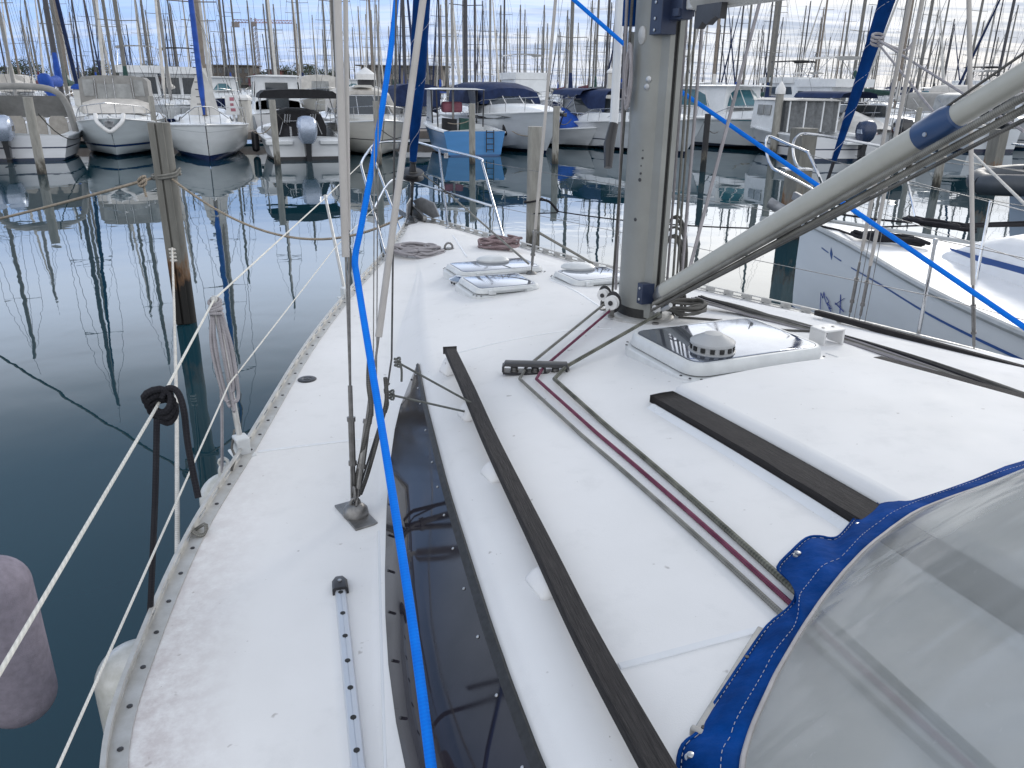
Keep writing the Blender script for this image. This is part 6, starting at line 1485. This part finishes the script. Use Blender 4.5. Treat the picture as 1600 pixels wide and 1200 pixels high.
for k, (a_, b_, s_) in enumerate(ml):
    rope('mooring_line', mlab[k], arc(D(*a_), D(*b_), s_, 8), .018, r_tan if k % 2 else r_dkgrey, 'rope', 'mooring lines of the nearest far row', n=5)

# ================================================================== rows of boats beyond (copies of a few kinds)
rn = random.Random(42)
S_ = []; GS = 'sailing yachts in the rows beyond'; GM = 'motorboats in the rows beyond'
specs = [('yacht, grey mast and navy boom cover', H_plain, mast_a, cv_navy, None, 12.5, 2), ('yacht, tan mast and white boom cover', H_white, mast_t, cv_white, cv_white, 13.5, 2), ('yacht, dark mast and bare boom', H_plain, mast_d, None, None, 14.5, 2),
         ('yacht, white mast and beige jib', H_s3, mast_w, cv_beige, cv_beige, 12.0, 1), ('navy-hulled yacht, grey mast', H_navy, mast_a, cv_black, cv_white, 14.0, 2), ('yacht, grey mast and wine-red cover', H_plain, mast_a, cv_wine, None, 11.5, 1),
         ('yacht, grey mast and green boom cover', H_dirty, mast_a, cv_green, None, 13.0, 2), ('yacht, dark mast and dark jib', H_white, mast_d, cv_blue, cv_navy, 13.2, 2)]
for lab, hm, mm, cv, jb, H, sp in specs: S_.append(sail_yacht(lab, 10 if H > 12.4 else 8.8, 3.3 if H > 12.4 else 3.0, hm, mm, H, cv, jb, GS, sp, detail=False, rig=True, name='distant_yacht')); S_[-1].lab = lab
Mt = []
def mboat(lab, L, B_, hm, kind, cv):
    B = Boat('distant_motorboat', lab, 'motorboat', L, B_, 1.5, 1.1, False, GM); B.hull(hm, 10).deck(gel_b, n=8); B.trunk(.35, .88, B_ * .8, .5, gel_b, 'cabin', .5)
    if kind == 'fly':
        b = MB(); b.loft([[V((x_, B_ * .40 * y, z)) for y, z in ((-1, 1.2), (-.93, 2.85), (.93, 2.85), (1, 1.2))] for x_ in (-L * .32, L * .10)]); sal = b.build('saloon', gel_b, B.root, sharp=30)
        for sg in (1, -1):
            b = MB(); b.poly([V((-L * .28, sg * B_ * .392, 2.0)), V((L * .06, sg * B_ * .392, 2.0)), V((L * .03, sg * B_ * .384, 2.6)), V((-L * .25, sg * B_ * .384, 2.6))], .02, up=(0, sg, 0)); b.build('side_window', glass_d, sal, smooth=False)
            b = MB(); b.poly([V((-L * .323, sg * .12, 1.45)), V((-L * .323, sg * 1.15, 1.45)), V((-L * .323, sg * 1.10, 2.6)), V((-L * .323, sg * .12, 2.6))], .02, up=(-1, 0, 0)); b.build('aft_door', glass_d, sal, smooth=False)
        B.shield(.18, .62, B_ * .82, .7, 1.85, .6, gm=glass_d, fm=white_pl, inset=.92)
        b = MB(); b.loft([[V((x_, B_ * .44 * y * k, z)) for y, z in ((-1, 2.87), (-1.02, 3.35), (-.9, 3.36), (.9, 3.36), (1.02, 3.35), (1, 2.87))] for x_, k in ((-L * .38, 1), (L * .02, 1), (L * .10, .8))]); b.build('flybridge', gel_b, B.root, sharp=30)
        B.canopy(-L * .3, -L * .02, B_ * .8, 4.55, 4.6, cv, 'fly_bimini', crown=.12); tubes(B.root, 'bimini_frame', [[(-L * .1, sg * B_ * .42, 3.35), (-L * .28, sg * B_ * .4, 4.6)] for sg in (1, -1)] + [[(-L * .2, sg * B_ * .42, 3.35), (-L * .04, sg * B_ * .4, 4.6)] for sg in (1, -1)], rail_st, .02)
    elif kind == 'can':
        B.shield(.2, .52, B_ * .85, .62, 1.6, .8); B.canopy(-L * .42, -.3, B_ * .86, 1.6, 2.5, cv, 'canvas_top', crown=.3, win=[(-.28, -.6, 1.9, -.28, .6, 2.4)])
    else:
        b = MB(); b.loft([[V((x_, B_ * .36 * y, z)) for y, z in ((-1, 1.2), (-.93, 2.7), (.93, 2.7), (1, 1.2))] for x_ in (-L * .15, L * .15)]); wh = b.build('wheelhouse', gel_b, B.root, sharp=30)
        for sg in (1, -1): b = MB(); b.poly([V((-L * .11, sg * B_ * .352, 1.8)), V((L * .10, sg * B_ * .352, 1.8)), V((L * .10, sg * B_ * .342, 2.4)), V((-L * .11, sg * B_ * .342, 2.4))], .02, up=(0, sg, 0)); b.build('side_window', glass_d, wh, smooth=False)
        b = MB(); b.poly([V((-L * .153, -.5, 1.3)), V((-L * .153, .5, 1.3)), V((-L * .153, .5, 2.45)), V((-L * .153, -.5, 2.45))], .02, up=(-1, 0, 0)); b.build('door', glass_d, wh, smooth=False)
        B.shield(.34, .68, B_ * .75, .6, 1.9, .3, gm=glass_t, fm=white_pl, inset=.95)
        b = MB(); b.loft([[V((x_, B_ * .42 * y, 2.72 + .08 * z)) for y, z in ((-1, 0), (-.6, 1), (.6, 1), (1, 0))] for x_ in (-L * .2, L * .2)]); b.build('roof', gel_b, B.root)
        tubes(B.root, 'antenna', [[(-L * .1, .3, 2.8), (-L * .14, .4, 4.6)], [(0, 0, 2.8), (0, 0, 3.6)]], wire_m, .02)
    B.rail(.5, .55, n=3); B.lab = lab; return B
Mt = [mboat('white flybridge cruiser, dark bimini', 10, 3.5, H_plain, 'fly', cv_black), mboat('white cruiser, navy canvas top', 8.5, 3.1, H_white, 'can', cv_navy), mboat('white fishing boat, small wheelhouse', 7.5, 2.8, H_plain, 'wh', None),
      mboat('cream cruiser, beige canvas top', 8.0, 3.0, H_cream, 'can', cv_beige), mboat('white flybridge cruiser, white bimini', 9.5, 3.4, H_white, 'fly', cv_white), mboat('navy-hulled wheelhouse boat', 7.5, 2.8, H_navy, 'wh', None)]
used = set(); placed = []
def put(proto, p, toward, yaw, sc):
    if proto.root.name in used: o = copy_tree(proto.root)
    else: o = proto.root; used.add(proto.root.name)
    placed.append((o, proto.lab, p))
    h = -AXN2 if toward else AXN2; a = math.atan2(h.y, h.x) + rad(yaw); o.location = p; sc *= 1.06; o.rotation_euler = (0, 0, a); o.scale = (sc, sc, sc * rn.uniform(.95, 1.08)); return o
rows_ = [(16.0, False, .42), (36.5, True, .66), (50.5, False, .72), (79, True, .82), (93, False, .88), (122, True, .93), (136, False, .95), (168, True, .97)]
nplaced = 0
for ri, (d, tw, fs_) in enumerate(rows_):
    s = -120
    while s < 160:
        p = rp(s, d + rn.uniform(-.8, .8)); v = p - CAM; fw = v.dot(cF)
        if fw > 0:
            px = 800 + F_PX * v.dot(cR) / fw
            if -40 < px < 1640:
                gap = rn.random() < (.06 if ri < 6 else .12)
                right_thin = px > 1050 and ri > 1 and rn.random() < .25
                if not gap and not right_thin and nplaced < 290:
                    put(rn.choice(S_) if rn.random() < fs_ else rn.choice(Mt), V((p.x, p.y, 0)), tw, rn.uniform(-3, 3), rn.uniform(.86, 1.12)); nplaced += 1
        s += rn.uniform(3.1, 3.8) if ri < 6 else rn.uniform(4.0, 5.0)
for pr in S_ + Mt:
    if pr.root.name not in used: put(pr, rp(rn.uniform(-20, 40), 182), True, 0, 1)
for k, (d, s0, s1) in enumerate([(42.8, -60, 70), (85.5, -70, 90), (128.5, -80, 110)]): pontoon(d, s0, s1, ['second floating pontoon among the far boats', 'third floating pontoon among the far boats', 'fourth floating pontoon, farthest of all'][k])
NUM = ['first','second','third','fourth','fifth','sixth','seventh','eighth','ninth','tenth','eleventh','twelfth','thirteenth','fourteenth','fifteenth','sixteenth','seventeenth','eighteenth','nineteenth','twentieth']
TENS = {2: 'twenty', 3: 'thirty', 4: 'forty', 5: 'fifty'}
def ordn(n): return NUM[n] if n < 20 else (TENS[(n + 1) // 10] + ('-' + NUM[(n + 1) % 10 - 1] if (n + 1) % 10 else 'th')).replace('tyth', 'tieth')
byrow = {}
for o, lab, p in placed:
    dn = (p - rp(0, 0)).dot(AXN2); r_ = min(range(len(rows_)), key=lambda i: abs(rows_[i][0] - dn)); 
    if dn > 175: r_ = 8
    byrow.setdefault(r_, []).append(((p.x / p.y), o, lab))
for r_, ls in byrow.items():
    for i, (_, o, lab) in enumerate(sorted(ls, key=lambda q_: q_[0])): o['label'] = lab + ', ' + ordn(i) + ' from left in ' + NUM[r_] + ' row beyond'
# ================================================================== far shore
stone = mat('breakwater_stone', (.22, .215, .20), .9, var=.25, scale=.6, bump=.4, bscale=1.5, bdist=.1)
b = MB(); b.loft([[V((x_, 262 + .12 * x_, -1)), V((x_, 262 + .12 * x_, 2.2)), V((x_, 300 + .12 * x_, 2.4)), V((x_, 300 + .12 * x_, -1))] for x_ in (-330, 330)]); tag(b.build('breakwater', stone), kind='structure')
leafm = mat('foliage_dark', (.035, .055, .03), .8, var=.3, scale=.8, col2=(.075, .095, .05)); barkm = mat('bark', (.12, .09, .07), .9)
def bush_tree(label, c, w, h, seed, name='shore_tree'):
    t = thing(name, label, 'tree', c); r = random.Random(seed); c = V(c); b = MB()
    b.tube([c, c + V((0, 0, h * .4))], .25, 8, r2=.15)
    for k in range(5): 
        a = k * 1.3; b.tube([c + V((0, 0, h * .25)), c + V((math.cos(a) * w * .3, math.sin(a) * w * .2, h * .6))], .12, 5, r2=.05)
    b.build('trunk', barkm, t); b = MB()
    cl = [(V((r.uniform(-.38, .38) * w, r.uniform(-.25, .25) * w, h * r.uniform(.35, .8))), r.uniform(.16, .3) * w) for _ in range(11)]
    for _ in range(1500):
        cc, cr = r.choice(cl); d = V((r.gauss(0, 1), r.gauss(0, 1), r.gauss(0, 1))).normalized() * cr * r.uniform(.5, 1.05); d.z *= .75; q_ = c + cc + d; s = r.uniform(.12, .30)
        u = V((r.gauss(0, 1), r.gauss(0, 1), r.gauss(0, 1))).normalized(); v_ = u.orthogonal().normalized(); b.add([q_ - u * s, q_ + v_ * s * .6, q_ + u * s, q_ - v_ * s * .6], [(0, 1, 2, 3)])
    b.build('crown', leafm, t, smooth=False)
def palm(label, c, h, seed):
    t = thing('palm_tree', label, 'palm', c); r = random.Random(seed); c = V(c); b = MB(); b.tube([c, c + V((.1, 0, h * .5)), c + V((0, 0, h))], .22, 8, r2=.16); b.build('trunk', barkm, t); b = MB()
    for k in range(26):
        a = k * 2.4; el = r.uniform(-.3, 1.1); L_ = r.uniform(1.6, 2.3); pts = [c + V((math.cos(a) * L_ * f * math.cos(el * (1 - f * .4)), math.sin(a) * L_ * f, h + L_ * (math.sin(el) * f - .55 * f * f))) for f in (0, .3, .6, .85, 1)]
        for i in range(4):
            for m_ in range(4):
                q_ = pts[i].lerp(pts[i + 1], m_ / 4); d = (pts[i + 1] - pts[i]).normalized(); sd_ = d.cross(V((0, 0, 1))).normalized()
                for sg in (1, -1): b.add([q_, q_ + d * .12, q_ + d * .25 + sd_ * sg * .5 - V((0, 0, .22))], [(0, 1, 2)])
    b.build('crown', leafm, t, smooth=False)
k = 0
tl = ['low bushy tree on the shore at the far left', 'rounded bushy tree on the shore above the far left boats', 'dark tree on the shore left of the palm', 'spreading dark tree on the shore above the taupe cruiser', 'dark tree on the shore right of the palm', 'dark bushy tree above the jib yacht stern', 'small dark tree left of the crane', 'small dark tree beneath the crane jib', 'dark tree between crane and flat-roofed building', 'low tree behind the cream cruiser']
for (x_, yt, w) in [(14, 106, 9), (42, 100, 11), (140, 108, 8), (182, 104, 10), (232, 102, 11), (262, 108, 8), (402, 112, 8), (440, 108, 8), (478, 106, 9), (512, 112, 8)]:
    base = ray(x_, 128); g0 = CAM + base * (262 / base.y); top_ = CAM + ray(x_, yt) * (262 / base.y); bush_tree(tl[k], V((g0.x, g0.y, 2.2)), w, max(3, top_.z - 2.2 + 1), 50 + k); k += 1
for i, (x_, yt) in enumerate([(160, 98), (470, 103), (485, 104), (197, 103)]):
    base = ray(x_, 128); g0 = CAM + base * (255 / base.y); palm(['palm tree standing above the taupe cruiser', 'left palm of the pair near the crane', 'right palm of the pair near the crane', 'small palm between two dark trees'][i], V((g0.x, g0.y, 2.2)), max(3.5, (CAM + ray(x_, yt) * (255 / base.y)).z - 2.2), 80 + i)
def building(label, x0, x1, yt, dist, m, floors=2, nwin=6, roofm=None, over=.6):
    g0 = ray(x0, 128); g1 = ray(x1, 128); p0_ = CAM + g0 * (dist / g0.y); p1_ = CAM + g1 * (dist / g1.y); zt_ = (CAM + ray((x0 + x1) / 2, yt) * (dist / g0.y)).z; w = p1_.x - p0_.x; c = V(((p0_.x + p1_.x) / 2, dist + 5, 0)); t = thing('harbour_building', label, 'building', V((c.x, c.y, 2.2)))
    b = MB(); b.box(V((c.x, c.y, (zt_ + 2.2) / 2)), (w, 10, zt_ - 2.2)); b.build('wall', m, t, smooth=False)
    b = MB(); b.box(V((c.x, c.y, zt_ + .15)), (w + over * 2, 10 + over * 2, .3)); b.build('roof', roofm or mat('roof_dark', (.10, .09, .085), .8), t, smooth=False)
    fh = (zt_ - 2.2) / floors
    for f in range(floors):
        for i in range(nwin):
            b = MB(); b.box(V((c.x - w / 2 + (i + .5) * w / nwin, c.y - 5.02, 2.2 + fh * (f + .5))), (w / nwin * .6, .1, fh * .5)); b.build('window', glass_d, t, smooth=False)
building('dark brown flat building on the shore behind the jib yacht', 322, 392, 103, 250, mat('wall_brown', (.13, .11, .095), .9), 2, 7)
building('flat-roofed grey building with a wide overhanging roof behind the cream cruiser', 566, 692, 104, 240, mat('wall_grey', (.24, .22, .20), .9), 2, 10, over=1.5)
building('pale low building on the shore right of the domed cruiser top', 806, 858, 116, 250, mat('wall_pale', (.36, .35, .33), .9), 1, 5)
building('reddish roofed low building near the crane', 420, 436, 110, 255, mat('wall_red', (.22, .07, .06), .9), 1, 2)
# tower crane
ct = ray(405, 128); cg = CAM + ct * (380 / ct.y); ctop = (CAM + ray(405, 38) * (380 / ct.y)).z
crn = thing('tower_crane', 'tower crane with a red and white jib far behind the boats', 'crane', V((cg.x, cg.y, 2)))
b = MB()
for sx in (-1, 1):
    for sy in (-1, 1): b.bar(V((cg.x + sx * .9, cg.y + sy * .9, 2)), V((cg.x + sx * .9, cg.y + sy * .9, ctop + 2)), .28, .28)
for i in range(14):
    z0_, z1_ = 2 + i * (ctop - 2) / 14, 2 + (i + 1) * (ctop - 2) / 14
    for sy in (-1, 1): b.bar(V((cg.x - .9, cg.y + sy * .9, z0_)), V((cg.x + .9, cg.y + sy * .9, z1_)), .16, .16)
b.build('tower', mat('crane_grey', (.25, .22, .22), .6), crn, smooth=False)
for (xa, xb_, col, nme) in [(-9, -2, (.25, .12, .10), 'counter_jib'), (0, 17, (.45, .22, .20), 'jib')]:
    b = MB(); 
    for dz_, dy_ in ((0, -.6), (0, .6), (1.3, 0)): b.bar(V((cg.x + xa, cg.y + dy_, ctop + dz_)), V((cg.x + xb_, cg.y + dy_, ctop + dz_ * .8)), .22, .22)
    n_ = max(2, int((xb_ - xa) / 1.4))
    for i in range(n_): 
        x0_, x1_ = xa + (xb_ - xa) * i / n_, xa + (xb_ - xa) * (i + 1) / n_; b.bar(V((cg.x + x0_, cg.y - .6, ctop)), V((cg.x + (x0_ + x1_) / 2, cg.y, ctop + 1.3)), .14, .14); b.bar(V((cg.x + (x0_ + x1_) / 2, cg.y, ctop + 1.3)), V((cg.x + x1_, cg.y - .6, ctop)), .14, .14)
    b.build(nme, mat('crane_' + nme, col, .6, var=.2, scale=.5), crn, smooth=False)
b = MB(); b.box(V((cg.x - 8, cg.y, ctop - .8)), (3, 1.6, 2.2)); b.box(V((cg.x + .4, cg.y - 1.3, ctop - .6)), (1.6, 1.4, 1.8)); b.build('cab_and_counterweight', mat('crane_grey', (.25, .22, .22), .6), crn, smooth=False)
